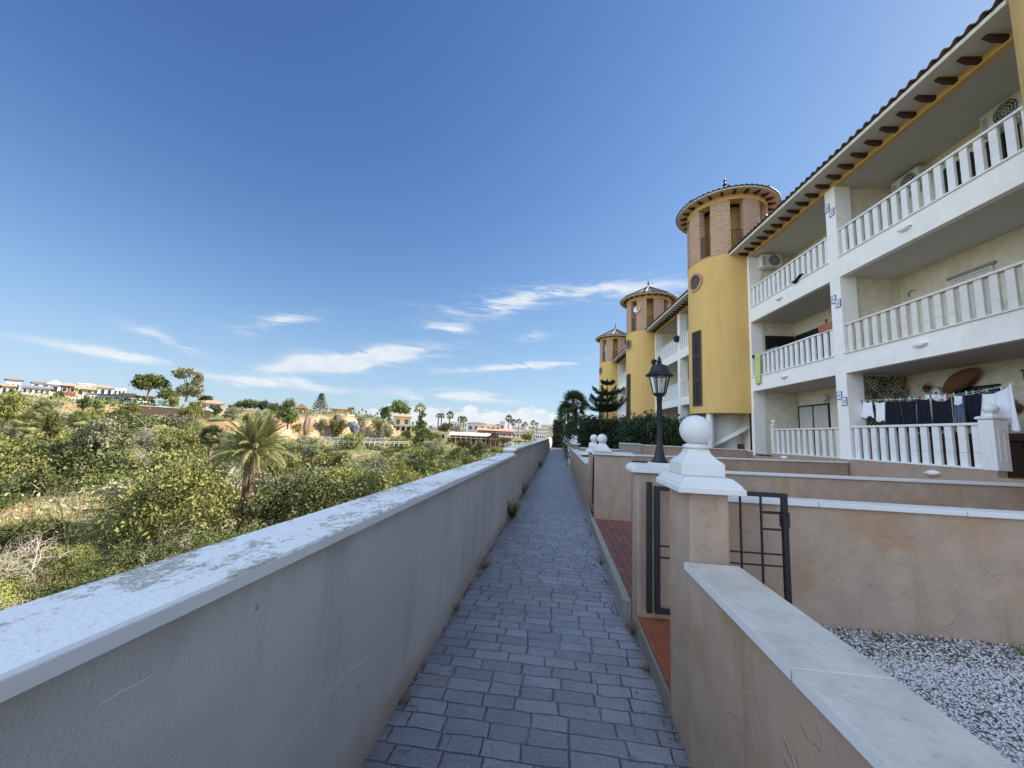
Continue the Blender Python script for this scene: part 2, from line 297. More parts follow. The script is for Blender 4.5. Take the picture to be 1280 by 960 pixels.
    for k, c in dict(h_white=(.72, .70, .66), h_cream=(.72, .60, .42), h_orange=(.52, .27, .13), h_yellow=(.64, .48, .24), h_red=(.27, .075, .065), h_grey=(.48, .50, .50), h_beige=(.62, .52, .38), h_pink=(.46, .32, .23), h_teal=(.30, .62, .62), h_brown=(.105, .07, .05)).items():
        M_[k] = plain(k.replace('h_', '')+' render', c, .85, .10, 1.2, .2, 10)
    M_['h_roofgrey'] = plain('grey roof sheet', (.20, .19, .19), .6, .15); M_['h_roofbeige'] = plain('beige roof sheet', (.60, .55, .42), .7, .12, .6)
    M_['fence_white'] = plain('white fence paint', (.72, .70, .65), .7, .1)
    M_['gate_grey'] = plain('blue grey metal gate', (.12, .14, .19), .6, .2)
    def leaf(name, c1, c2, trans=.10, s1=.9, vary=.5):
        n = NT(name); oi = n.N.new('ShaderNodeObjectInfo')
        f = n.noise(s1, 3); f2 = n.noise(s1*14, 2); ff = n.math('ADD', n.math('MULTIPLY', f, .5), n.math('MULTIPLY', f2, .5))
        col = n.mix(n.ramp(ff, .35, .65), c1, c2)
        hs = n.N.new('ShaderNodeHueSaturation'); n.L.new(col, hs.inputs['Color'])
        hs.inputs['Hue'].default_value = .5; n.L.new(n.math('MULTIPLY_ADD', oi.outputs['Random'], vary, 1-vary/2), hs.inputs['Value'])
        n.L.new(n.math('MULTIPLY_ADD', oi.outputs['Random'], .03, .485), hs.inputs['Hue'])
        n.out(hs.outputs[0], .6, None, 0, .25)
        tr = n.N.new('ShaderNodeBsdfTranslucent'); n.L.new(hs.outputs[0], tr.inputs[0]); ms = n.N.new('ShaderNodeMixShader'); ms.inputs[0].default_value = trans
        n.L.new(n.b.outputs[0], ms.inputs[1]); n.L.new(tr.outputs[0], ms.inputs[2]); n.L.new(ms.outputs[0], n.N['Material Output'].inputs[0])
        return n.m
    M_['leaf_mid'] = leaf('mastic foliage', (.10, .115, .032), (.285, .28, .085)); M_['leaf_yellow'] = leaf('yellow green foliage', (.14, .15, .035), (.31, .30, .085))
    M_['leaf_dark'] = leaf('dark foliage', (.045, .058, .02), (.13, .145, .045)); M_['leaf_grey'] = leaf('silver grey foliage', (.17, .18, .10), (.33, .33, .20))
    M_['leaf_hedge'] = leaf('juniper foliage', (.018, .032, .014), (.05, .075, .03), .1); M_['leaf_pine'] = leaf('pine foliage', (.07, .095, .025), (.17, .20, .055), .15, .5)
    M_['leaf_palm'] = leaf('palm frond', (.12, .135, .045), (.28, .28, .11), .2, 2); M_['leaf_palm_dark'] = leaf('dark palm frond', (.035, .055, .02), (.08, .11, .035), .15, 2)
    M_['leaf_dry'] = leaf('dry frond', (.20, .15, .085), (.36, .28, .17), .1); M_['twig'] = leaf('bare grey twigs', (.30, .255, .20), (.56, .50, .42), 0, 1.5)
    M_['leaf_violet'] = leaf('violet blossom', (.34, .32, .44), (.58, .56, .68), .2); M_['leaf_araucaria'] = leaf('araucaria needles', (.012, .03, .022), (.035, .06, .04), .05)
    M_['grass_dry'] = leaf('dry grass', (.20, .19, .07), (.36, .33, .16), .2, .6); M_['bark'] = plain('bark', (.15, .10, .07), .95, .4, 6, .8, 15)
    M_['bark_grey'] = plain('pale bark', (.34, .29, .23), .95, .35, 5, .6, 15); M_['palm_bark'] = plain('palm trunk fibre', (.22, .145, .09), .95, .5, 10, 1.0, 14)
mk()
# ------------------------------------------------------------------ mesh helpers
class MB:
    def __init__(s): s.v = []; s.f = []
    def add(s, vs, fs):
        o = len(s.v); s.v += [tuple(v) for v in vs]; s.f += [tuple(i+o for i in f) for f in fs]; return s
    def box(s, x0, x1, y0, y1, z0, z1):
        return s.add([(x, y, z) for z in (z0, z1) for y in (y0, y1) for x in (x0, x1)],
                     [(0, 2, 3, 1), (4, 5, 7, 6), (0, 1, 5, 4), (2, 6, 7, 3), (0, 4, 6, 2), (1, 3, 7, 5)])
    def prism(s, poly, axis, a, b):              # poly in the other two axes, extruded along axis
        def P(u, v, w): return {'x': (w, u, v), 'y': (u, w, v), 'z': (u, v, w)}[axis]
        n = len(poly); vs = [P(u, v, a) for u, v in poly]+[P(u, v, b) for u, v in poly]
        return s.add(vs, [tuple(range(n)), tuple(range(2*n-1, n-1, -1))]+[(i, i+n, (i+1) % n+n, (i+1) % n) for i in range(n)])
    def lathe(s, prof, c=(0, 0, 0), seg=24, a0=0, a1=2*PI, sq=None):
        full = abs(a1-a0-2*PI) < 1e-6; n = seg if full else seg+1; vs = []
        for r, z in prof:
            for i in range(n):
                a = a0+(a1-a0)*i/seg; vs.append((c[0]+r*math.cos(a), c[1]+r*math.sin(a), c[2]+z))
        fs = [(j*n+i, j*n+(i+1) % n, (j+1)*n+(i+1) % n, (j+1)*n+i) for j in range(len(prof)-1) for i in range(n if full else n-1)]
        return s.add(vs, fs)
    def sqlathe(s, prof, c):                     # square section profile
        vs = []
        for r, z in prof: vs += [(c[0]+a*r, c[1]+b*r, c[2]+z) for a, b in ((-1, -1), (1, -1), (1, 1), (-1, 1))]
        n = len(prof); fs = [(j*4+i, j*4+(i+1) % 4, (j+1)*4+(i+1) % 4, (j+1)*4+i) for j in range(n-1) for i in range(4)]
        return s.add(vs, fs+[(3, 2, 1, 0), tuple(range((n-1)*4, n*4))])
    def tube(s, pts, r, seg=8, cap=True):
        pts = [Vector(p) for p in pts]; rs = r if isinstance(r, (list, tuple)) else [r]*len(pts); vs = []
        for i, p in enumerate(pts):
            t = (pts[min(i+1, len(pts)-1)]-pts[max(i-1, 0)]).normalized()
            a = t.cross(Vector((0, 0, 1)) if abs(t.z) < .9 else Vector((1, 0, 0))).normalized(); b = t.cross(a)
            vs += [tuple(p+(a*math.cos(2*PI*k/seg)+b*math.sin(2*PI*k/seg))*rs[i]) for k in range(seg)]
        n = len(pts); fs = [(j*seg+i, j*seg+(i+1) % seg, (j+1)*seg+(i+1) % seg, (j+1)*seg+i) for j in range(n-1) for i in range(seg)]
        if cap: fs += [tuple(range(seg)), tuple(range((n-1)*seg, n*seg))]
        return s.add(vs, fs)
    def sphere(s, c, r, u=28, v=18, sx=1, sy=1, sz=1):
        prof = [(r*math.sin(PI*j/v), -r*math.cos(PI*j/v)*sz) for j in range(v+1)]; prof[0] = (1e-4, prof[0][1]); prof[-1] = (1e-4, prof[-1][1])
        return s.lathe(prof, c, u)
    def build(s, name, mat, parent=None, smooth=False, bevel=0, bseg=2, sub=0):
        me = D.meshes.new(name); me.from_pydata(s.v, [], s.f); me.validate()
        import bmesh
        bm = bmesh.new(); bm.from_mesh(me); bmesh.ops.recalc_face_normals(bm, faces=bm.faces); bm.to_mesh(me); bm.free()
        me.materials.append(M_[mat] if isinstance(mat, str) else mat)
        if smooth:
            me.shade_smooth()
            try: me.set_sharp_from_angle(angle=math.radians(40))
            except Exception: pass
        o = D.objects.new(name, me); COL.objects.link(o)
        if parent: o.parent = parent
        if bevel:
            b = o.modifiers.new('bevel', 'BEVEL'); b.width = bevel; b.segments = bseg; b.limit_method = 'ANGLE'; b.angle_limit = math.radians(35)
        return o
def npmesh(name, verts, faces, mat, parent=None):
    verts = np.asarray(verts, dtype=np.float32); faces = np.asarray(faces, dtype=np.int32); k = faces.shape[1]
    me = D.meshes.new(name); me.vertices.add(len(verts)); me.vertices.foreach_set('co', verts.ravel())
    me.loops.add(faces.size); me.loops.foreach_set('vertex_index', faces.ravel())
    me.polygons.add(len(faces)); me.polygons.foreach_set('loop_start', np.arange(0, faces.size, k, dtype=np.int32))
    me.update(calc_edges=True); me.materials.append(M_[mat])
    o = D.objects.new(name, me); COL.objects.link(o)
    if parent: o.parent = parent
    return o
def tag(o, label=None, cat=None, group=None, kind=None):
    if label: o['label'] = label
    if cat: o['category'] = cat
    if group: o['group'] = group
    if kind: o['kind'] = kind
    return o
def thing(name, label, cat, loc=(0, 0, 0), rz=0, group=None, scale=None):
    o = D.objects.new(name, None); COL.objects.link(o); o.location = loc; o.rotation_euler = (0, 0, rz)
    if scale: o.scale = scale if isinstance(scale, tuple) else (scale,)*3
    return tag(o, label, cat, group)
def copy_tree(o, parent=None):
    c = o.copy(); COL.objects.link(c); c.parent = parent
    for ch in list(o.children): copy_tree(ch, c)
    return c
def struct(name, mb, mat, smooth=False): return tag(mb.build(name, mat, None, smooth), kind='structure')
def sstep(a, b, x): t = min(1, max(0, (x-a)/(b-a))); return t*t*(3-2*t)
# ------------------------------------------------------------------ terrain
PXA = lambda px: math.degrees(math.atan2(-ray(px, hz(px)).x, ray(px, hz(px)).y))
TAB = [  # compass angle left of the path, [(distance, height)]
 (0,  [(5, -4), (60, -4.2), (150, -2.6), (300, -1.2), (1500, 0)]),
 (PXA(610), [(5, -4.6), (60, -4.8), (110, -3.2), (140, -2.5), (200, -1.4), (1500, 0)]),
 (PXA(560), [(5, -4.8), (60, -5), (90, -3.6), (118, -2.4), (135, -.2), (200, .5), (1500, 1)]),
 (PXA(520), [(5, -4.8), (60, -5), (90, -3.4), (100, -2.2), (104, -.3), (130, 1.8), (1500, 3)]),
 (PXA(480), [(5, -4.8), (60, -5), (90, -3.1), (99, -2.4), (103, 3.0), (140, 3.6), (1500, 4)]),
 (PXA(430), [(5, -4.8), (60, -5), (88, -3.0), (97, -2.3), (101, 4.2), (130, 4.6), (1500, 5)]),
 (PXA(360), [(5, -4.8), (60, -4.6), (88, -2.6), (95, -1.8), (99, 3.6), (130, 4.8), (1500, 5)]),
 (PXA(290), [(5, -4.8), (45, -4.2), (70, -2.6), (92, -.8), (97, 1.4), (120, 3.6), (1500, 5)]),
 (PXA(150), [(5, -4.6), (40, -3.8), (60, -2.4), (90, .8), (100, 1.6), (104, 3.4), (130, 4.2), (1500, 6)]),
 (PXA(0), [(5, -4.4), (35, -3.6), (55, -1.6), (85, 1.4), (115, 4.2), (150, 6), (1500, 7)]),
 (180, [(5, -4.4), (40, -3.4), (90, -1), (1500, 3)])]
def prof(t, r):
    if r <= t[0][0]: return t[0][1]
    for (r0, z0), (r1, z1) in zip(t, t[1:]):
        if r <= r1: return z0+(z1-z0)*sstep(r0, r1, r) if r1-r0 < 12 else z0+(z1-z0)*(r-r0)/(r1-r0)
    return t[-1][1]
def terrain(x, y):
    a = math.degrees(math.atan2(-x, y)); r = math.hypot(x, y)
    nn = mnoise.noise(Vector((x*.045, y*.045, 3)))*1.0
    re = r*(1+.035*mnoise.noise(Vector((a*.55, 0, 7)))+.012*mnoise.noise(Vector((a*2.3, 1, 7))))
    for (a0, t0), (a1, t1) in zip(TAB, TAB[1:]):
        if a <= a1 or a1 == 180:
            f = max(0, min(1, (a-a0)/(a1-a0))); z = prof(t0, re)*(1-f)+prof(t1, re)*f; break
    z += nn*sstep(8, 40, r)*.6+.12*mnoise.noise(Vector((x*.4, y*.4, 1)))+(.5*mnoise.noise(Vector((x*.16, y*.16, 9))) if r > 20 else 0)*sstep(600, 200, r)
    d = -x-1.25
    return -2.0+(z+2.0)*sstep(0, 11, d)
def build_ground():
    angs = list(np.arange(0, 66, .35))+list(np.arange(66, 181, 4.0)); rs = [1.3]
    while rs[-1] < 3000: rs.append(rs[-1]*(1.022 if 60 < rs[-1] < 170 else 1.04))
    vs = []; n = len(rs)
    for a in angs:
        ra = math.radians(a)
        for r in rs:
            x, y = -r*math.sin(ra), r*math.cos(ra)
            if x > -1.25: x = -1.25
            vs.append((x, y, terrain(x, y)))
    fs = [(i*n+j, i*n+j+1, (i+1)*n+j+1, (i+1)*n+j) for i in range(len(angs)-1) for j in range(n-1)]
    o = npmesh('valley_ground', vs, fs, 'terrain'); tag(o, kind='structure'); o.data.shade_smooth()
    struct('ground', MB().add([(-1.24, -60, -.03), (2500, -60, -.03), (2500, 3000, -.03), (-1.24, 3000, -.03)], [(0, 1, 2, 3)]), 'earth')
build_ground()
XR, XL = .71, -.88
# path sheet, in steps so that the relief shades well
struct('path', MB().add([(XL-.02, -6, 0), (XR+.02, -6, 0), (XR+.02, 66, 0), (XL-.02, 66, 0)], [(0, 1, 2, 3)]), 'path')
struct('gravel_bed', MB().add([(.90, -6, .10), (8.6, -6, .10), (8.6, 3.8, .10), (.90, 3.8, .10)], [(0, 1, 2, 3)]), 'gravel_bed')
struct('terrace_paving', MB().add([(XR-.005, 3.83, .135), (8.4, 3.83, .135), (8.4, 7.6, .135), (XR-.005, 7.6, .135)], [(0, 1, 2, 3)]), 'red_paving')
for y0, y1 in ((7.6, 12), (12, 17), (17, 52)):
    struct('terrace_paving', MB().add([(XR+.1, y0, .11), (8.2, y0, .11), (8.2-(y1-y0)*.05, y1, .11), (XR+.1, y1, .11)], [(0, 1, 2, 3)]), 'red_paving')
struct('kerb', MB().box(XR-.075, XR-.006, 3.80, 7.44, -.02, .155), 'kerb')
struct('kerb', MB().box(XR-.03, XR-.006, 7.6, 8.86, -.02, .12), 'kerb')
# ------------------------------------------------------------------ parapet on the left
def left_wall():
    t = thing('parapet_wall', 'long grey plastered parapet wall with a lichened coping, left of the path', 'wall', (XL, 0, 0))
    MB().box(-.20, 0, -6.7, 8.02, -2.6, 1.155).box(-.20, 0, 8.02, 36, -2.6, 1.262).box(-.20, 0, 36, 66, -2.6, 1.29).build('wall', 'parapet', t)
    y = -6.0; k = 0
    for y0, y1, z in ((-6.7, 8.0, 1.155), (8.0, 36, 1.262), (36, 66, 1.29)):
        y = y0
        while y < y1-.01:
            e = min(y+2.02, y1); j = .006
            c = MB().prism([(-.225, z), (.042, z), (.042, z+.034), (.036, z+.040), (-.218, z+.046), (-.225, z+.040)], 'y', y+(j if y > y0 else 0), e-j if e < y1 else e)
            o = c.build('coping', 'coping_left', t)
            y = e
        MB().box(.0435, .046, y0, y1, z+.001, z+.033).build('coping_edge', 'coping_face', t)
left_wall()
def scratch(label, pts, w):
    m = MB(); n = len(pts)
    for i in range(n-1):
        (y0, z0), (y1, z1) = pts[i], pts[i+1]; a = w*(.5+.5*math.sin(PI*(i+.3)/n)); b = w*(.5+.5*math.sin(PI*(i+1.3)/n)) if i < n-2 else w*.2
        m.add([(XL+.0012, y0, z0-a), (XL+.0012, y1, z1-b), (XL+.0012, y1, z1+b), (XL+.0012, y0, z0+a)], [(0, 1, 2, 3)])
    tag(m.build('scratch', 'coping_face'), label, 'scratch')
scratch('long pale hairline crack low on the grey parapet, nearest the viewer', [(1.20, .518), (1.26, .523), (1.34, .529), (1.40, .527), (1.45, .532), (1.51, .545), (1.57, .552), (1.63, .543), (1.69, .537), (1.785, .531), (1.83, .516), (1.876, .505), (1.95, .49), (2.03, .473)], .0022)
scratch('short straight pale scratch high on the grey parapet', [(.735, 1.033), (.775, 1.035), (.823, 1.031), (.862, 1.035)], .0016)
# ------------------------------------------------------------------ garden walls on the right
def ball_finial(parent, x, y, z, w=.165, s=1.0, mat='white', wy=None):
    wy = (wy or w)-w; c = MB().sqlathe([(w, 0), (w, .030*s), (w-.012, .037*s), (w-.012, .046*s), (w-.040, .072*s), (w-.048, .080*s)], (0, 0, 0))
    c.v = [(x+a, y+b+math.copysign(wy, b), z+d) for a, b, d in c.v]; c.build('pillar_cap', mat, parent, bevel=.003)
    MB().sqlathe([(.116*s, 0), (.116*s, .070*s), (.108*s, .076*s), (.086*s, .094*s), (.064*s, .122*s), (.056*s, .146*s)], (x, y, z+.0805*s)).build('finial_base', mat, parent, bevel=.004)
    f = MB().lathe([(.05*s, .222*s), (.062*s, .228*s), (.072*s, .236*s), (.072*s, .246*s), (.05*s, .258*s)], (x, y, z), 20)
    f.sphere((x, y, z+.336*s), .089*s, 36, 24)
    o = f.build('ball_finial', mat, parent, smooth=True, bevel=0); return o
def pillar(x0, x1, y0, y1, ztop, label, finial=True, group='stucco pillars topped with white balls along the path', s=1.0):
    t = thing('gate_pillar', label, 'pillar', ((x0+x1)/2, (y0+y1)/2, 0), 0, group)
    hx, hy = (x1-x0)/2, (y1-y0)/2
    MB().box(-hx, hx, -hy, hy, 0, ztop).build('shaft', 'stucco', t, bevel=.012)
    if finial: ball_finial(t, 0, 0, ztop, hx+.068, s, wy=hy+.05)
    return t
def capwall(label, x0, x1, y0, y1, z0, z1=None, over=.03, th=.042, mat='stucco', cmat='coping', joint=1.2, zb=-.02, loc=None):
    """wall along x or y, its coping in lengths; z0 -> z1 is the height of the wall top at its two ends"""
    z1 = z0 if z1 is None else z1; t = thing('garden_wall', label, 'wall', (x0, y0, 0)); lx, ly = x1-x0, y1-y0
    if lx > ly: MB().prism([(0, zb), (lx, zb), (lx, z1), (0, z0)], 'y', 0, ly).build('wall', mat, t)
    else: MB().prism([(0, zb), (ly, zb), (ly, z1), (0, z0)], 'x', 0, lx).build('wall', mat, t)
    L = max(lx, ly); n = max(1, round(L/joint))
    for i in range(n):
        a, b = L*i/n+(.003 if i else 0), L*(i+1)/n-(.003 if i < n-1 else 0)
        za, zb2 = z0+(z1-z0)*a/L+.001, z0+(z1-z0)*b/L+.001
        m = MB()
        if lx > ly: m.prism([(a, za), (b, zb2), (b, zb2+th), (a, za+th)], 'y', -over, ly+over)
        else: m.prism([(a, za), (b, zb2), (b, zb2+th), (a, za+th)], 'x', -over, lx+over)
        m.build('coping', cmat, t, bevel=.005)
    return t
def near_wall():
    t = thing('garden_wall', 'low terracotta stucco wall with pale coping at the bottom right, nearest the viewer', 'wall', (XR, 0, 0))
    MB().box(0, .205, -4, 2.218, -.02, .945).build('wall', 'stucco', t)
    y = -4.0
    while y < 2.2:
        e = min(y+.94 if y > -3.9 else y+.57, 2.216)
        if 1.0 < y < 1.5: pass
        MB().box(-.034, .235, y+.002, e-.002, .946, .982).build('coping', 'coping', t, bevel=.006)
        MB().box(-.0375, -.035, y+.004, e-.004, .948, .979).build('coping_edge', 'white', t)
        y = e
near_wall()
pillar(.71, .91, 2.225, 2.61, 1.335, 'nearest stucco pillar with a big white ball finial beside the open gate', s=1.0)
tag(MB().box(.712, 1.12, 2.61, 3.56, 0, .135).build('threshold_tiles', 'red_tile'), kind='structure')
tag(MB().box(.690, .710, 2.60, 3.58, -.01, .125).build('threshold_edge', 'speckled'), kind='structure')
# side wall that closes the near garden toward the gate passage: low strip only
t = thing('lamp_pillar', 'terracotta stucco pillar carrying the nearest black lantern', 'pillar', (.71, 3.575, 0))
MB().box(0, .42, 0, .255, 0, 1.315).build('shaft', 'stucco', t, bevel=.012)
MB().prism([(-.055, 1.316), (.475, 1.316), (.475, 1.352), (.435, 1.385), (-.015, 1.385), (-.055, 1.352)], 'y', -.045, .30).build('pillar_cap', 'white', t, bevel=.006)
def lamp(label, x, y, z, s=1.0, group='black garden lanterns on the pillars'):
    t = thing('garden_lamp', label, 'lamp', (x, y, z), 0, group, s)
    MB().box(-.085, .085, -.085, .085, 0, .018).build('base_plate', 'white', t)
    MB().lathe([(.075, .018), (.075, .03), (.052, .06), (.040, .12), (.027, .20), (.024, .24), (.024, .60), (.028, .605), (.028, .62), (.02, .625)], (0, 0, 0), 12).build('post', 'iron', t, True)
    c = MB().lathe([(.02, .62), (.03, .635), (.055, .655), (.06, .665), (.056, .672), (.001, .672)], (0, 0, 0), 6)
    c.build('cup', 'iron', t)
    b = MB(); p0, p1 = .058, .095
    for k in range(6):
        a = 2*PI*k/6; b.tube([(p0*math.cos(a), p0*math.sin(a), .67), (p1*math.cos(a), p1*math.sin(a), .84)], .006, 6)
        a2 = 2*PI*(k+1)/6; b.tube([(p1*math.cos(a), p1*math.sin(a), .835), (p1*math.cos(a2), p1*math.sin(a2), .835)], .006, 6)
    b.build('lantern_frame', 'iron', t)
    MB().lathe([(.054, .672), (.090, .834)], (0, 0, 0), 6).build('glass', 'lamp_glass', t)
    MB().lathe([(.015, .672), (.015, .72)], (0, 0, 0), 10).lathe([(.001, .79), (.02, .78), (.028, .755), (.018, .72)], (0, 0, 0), 12).build('bulb', 'white', t, True)
    MB().lathe([(.001, .838), (.128, .836), (.13, .843), (.120, .850), (.095, .872), (.080, .905), (.070, .935), (.048, .945), (.03, .95), (.02, .965), (.026, .975), (.014, .99), (.018, 1.0), (.006, 1.03), (.001, 1.035)], (0, 0, 0), 12).build('hood', 'iron', t)
    return t
lamp('nearest black post lantern on the stucco pillar behind the big ball', .925, 3.70, 1.386, .97)
def gate(label, x, y, z0, z1, w, ang, group='black iron garden gates', posts=True):
    t = thing('iron_gate', label, 'gate', (x, y, 0), ang, group); r = .016
    MB().box(-.02, .02, -.02, .02, z0, z1+.03).build('hinge_stile', 'iron', t)
    f = MB().box(.045, .085, -.018, .018, z0+.0, z1).box(w-.04, w, -.018, .018, z0, z1).box(.085, w-.04, -.018, .018, z1-.035, z1).box(.085, w-.04, -.018, .018, z0, z0+.035)
    f.build('frame', 'iron', t)
    b = MB(); n = 6
    for i in range(1, n): 
        xx = .085+(w-.125)*i/n; b.box(xx-.007, xx+.007, -.007, .007, z0+.03, z1-.03)
    h = (z1-z0)
    for zz in (z0+h*.43, z0+h*.52): b.box(.085, w-.04, -.0055, .0055, zz-.006, zz+.006)
    b.box(w-.2, w-.04, -.009, .009, z1-.17, z1-.15); b.box(w-.2, w-.04, -.009, .009, z1-.30, z1-.285)
    b.build('bars', 'iron', t)
    k = MB().box(w-.045, w+.004, -.03, .03, z1-.27, z1-.15); k.tube([(w-.02, -.03, z1-.16), (w-.02, -.06, z1-.16), (w-.09, -.06, z1-.165)], .008, 8); k.build('latch', 'iron', t)
    return t
gate('open black iron gate between the nearest ball pillar and the lantern pillar', .79, 3.50, .20, 1.215, 1.10, math.radians(1.5))
W1 = capwall('long stucco cross wall closing the white gravel garden', 1.14, 8.0, 3.80, 3.95, 1.085, 1.10, th=.045, cmat='white', joint=1.15)
# block at the far side of the red terrace
t = thing('gate_pillar', 'wide stucco wall block with a white ball at the far end of the red terrace', 'pillar', (.71, 7.44, 0), 0, 'stucco pillars topped with white balls along the path')
MB().box(0, .665, 0, .2, 0, 1.29).build('shaft', 'stucco', t, bevel=.012)
MB().prism([(-.05, 1.291), (.70, 1.291), (.70, 1.325), (.66, 1.352), (-.02, 1.352), (-.05, 1.325)], 'y', -.04, .24).build('pillar_cap', 'white', t, bevel=.005)
f = MB().sqlathe([(.165, 0), (.16, .03), (.125, .045), (.122, .06), (.085, .11), (.058, .15)], (.13, .10, 1.3525)); f.sphere((.13, .10, 1.585), .093, 32, 20); f.build('ball_finial', 'white', t, True)
capwall('stucco cross wall beyond the red terrace, with a patched joint', 1.38, 7.72, 7.46, 7.60, 1.045, 1.125, th=.045, cmat='white', joint=2.0)
tag(MB().box(3.98, 4.0, 7.452, 7.4595, .1, 1.075).box(3.82, 3.95, 7.4555, 7.4595, .62, 1.05).box(4.05, 4.16, 7.4555, 7.4595, .5, 1.06).build('wall_patch', 'patch'), 'darker repair patches on the stucco cross wall beyond the red terrace', 'patch')
pillar(.71, .93, 8.86, 9.1, 1.27, 'narrow stucco pillar with a white ball, second after the red terrace', s=.95)
gate('black iron gate standing open behind the white ball pillars', .80, 8.72, .2, 1.15, 1.12, 0)
capwall('low stucco wall with white coping running along the path from the second pair of balls', .71, .88, 9.1, 17.9, .985, 1.0, cmat='white', joint=2.2, over=.06)
capwall('stucco cross wall ending at the building column', .93, 8.02, 11.93, 12.06, 1.09, 1.215, th=.045, cmat='white', joint=2.4)
pillar(.74, 1.28, 11.85, 12.05, 1.10, 'short stucco pillar with a lower white ball along the path', s=.85)
pillar(.71, .98, 18.2, 18.5, 1.25, 'stucco pillar with a white ball beside the farther lantern', s=.95)
lamp('farther black post lantern in front of the hedge', .93, 17.75, 1.30, 1.0)
pillar(.71, .95, 21.0, 21.25, 1.28, 'white ball pillar just past the farther lantern', s=1.0)
pillar(.71, .95, 25.6, 25.85, 1.28, 'white ball pillar, last of the close pair far along the path', s=1.0)
capwall('low wall along the path beyond the farther lantern', .72, .88, 18.5, 21.0, 1.0, cmat='white')
capwall('pale low wall along the path between the last close ball pillars', .72, .88, 21.25, 25.6, 1.0, cmat='white', mat='white_stucco')
capwall('low stucco wall along the far end of the path', .72, .88, 25.85, 51.5, 1.05, cmat='white', joint=4)
for y, l in ((34, 'small far pillar with a white ball halfway to the end of the path'), (43, 'farthest white ball pillar before the dark cypress')): pillar(.70, .94, y, y+.25, 1.28, l)
capwall('lower white capped wall in front of the hedge, left of the grey panel', .93, 2.55, 16.6, 16.74, 1.13, cmat='white', mat='stucco', joint=1.6)
capwall('greenish grey raised panel wall in front of the hedge', 2.56, 3.42, 16.55, 16.74, 1.40, cmat='white', mat='kerb', joint=1)
capwall('higher stucco cross wall in front of the hedge, right of the grey panel', 3.43, 7.5, 16.6, 16.74, 1.37, cmat='white', joint=2)
t = thing('end_gate', 'blue grey metal gate closing the far end of the path', 'gate', (-.3, 64.5, 0))
MB().box(-.95, .75, 0, .05, .02, 1.12).build('panel', 'gate_grey', t); g = MB()
for i in range(9): g.box(-.93+i*.2, -.90+i*.2, -.03, -.002, .04, 1.1)
g.box(-.95, .75, -.035, -.004, 1.06, 1.11); g.build('ribs', 'iron', t)
# ------------------------------------------------------------------ the apartment blocks
TH = math.atan(.065); BU = Vector((-math.sin(TH), math.cos(TH), 0)); BN = Vector((math.cos(TH), math.sin(TH), 0)); BO = Vector((8.86-.065*7.64, 7.64, 0))
def bl(n, s, z=0): return BO+BN*n+BU*s+Vector((0, 0, z))
def bthing(name, label, cat, n, s, z, group=None, rz=0): return thing(name, label, cat, bl(n, s, z), TH+rz, group)
F1, F2, SOF = 4.31, 7.22, 9.50
_cor = None
def corbel_mesh():
    m = MB(); m.prism([(0, 0), (0, .13), (-.50, .13), (-.50, .09), (-.44, .075), (-.40, .045), (-.34, .03), (-.30, 0)], 'y', -.055, .055)
    return m
def link_obj(name, me, parent, loc, rz=0):
    o = D.objects.new(name, me); COL.objects.link(o); o.parent = parent; o.location = loc; o.rotation_euler = (0, 0, rz); return o
def balustrade(t, s0, s1, z, mat, h=.80, post=None, flush=.07):
    """cast slat balustrade: ledge at z, rail on top"""
    o = MB(); n = max(1, round((s1-s0-.06)/.268)); p = (s1-s0)/n
    for i in range(n):
        c = s0+p*(i+.5); q = h/3
        for k in range(3): o.box(flush-.005+.0012*k, flush+.052, c-.074+.001*k, c+.074-.001*(k % 2), z+.03+q*k+(.004 if k else 0), z+.03+q*(k+1))
    b = o.build('balustrade', mat, t)
    MB().box(flush-.035, flush+.105, s0, s1, z+h+.031, z+h+.085).build('top_rail', mat, b, bevel=.008)
    MB().box(-.035, .17, s0-.0, s1+.0, z-.012, z+.029).build('ledge', mat, b, bevel=.006)
    return b
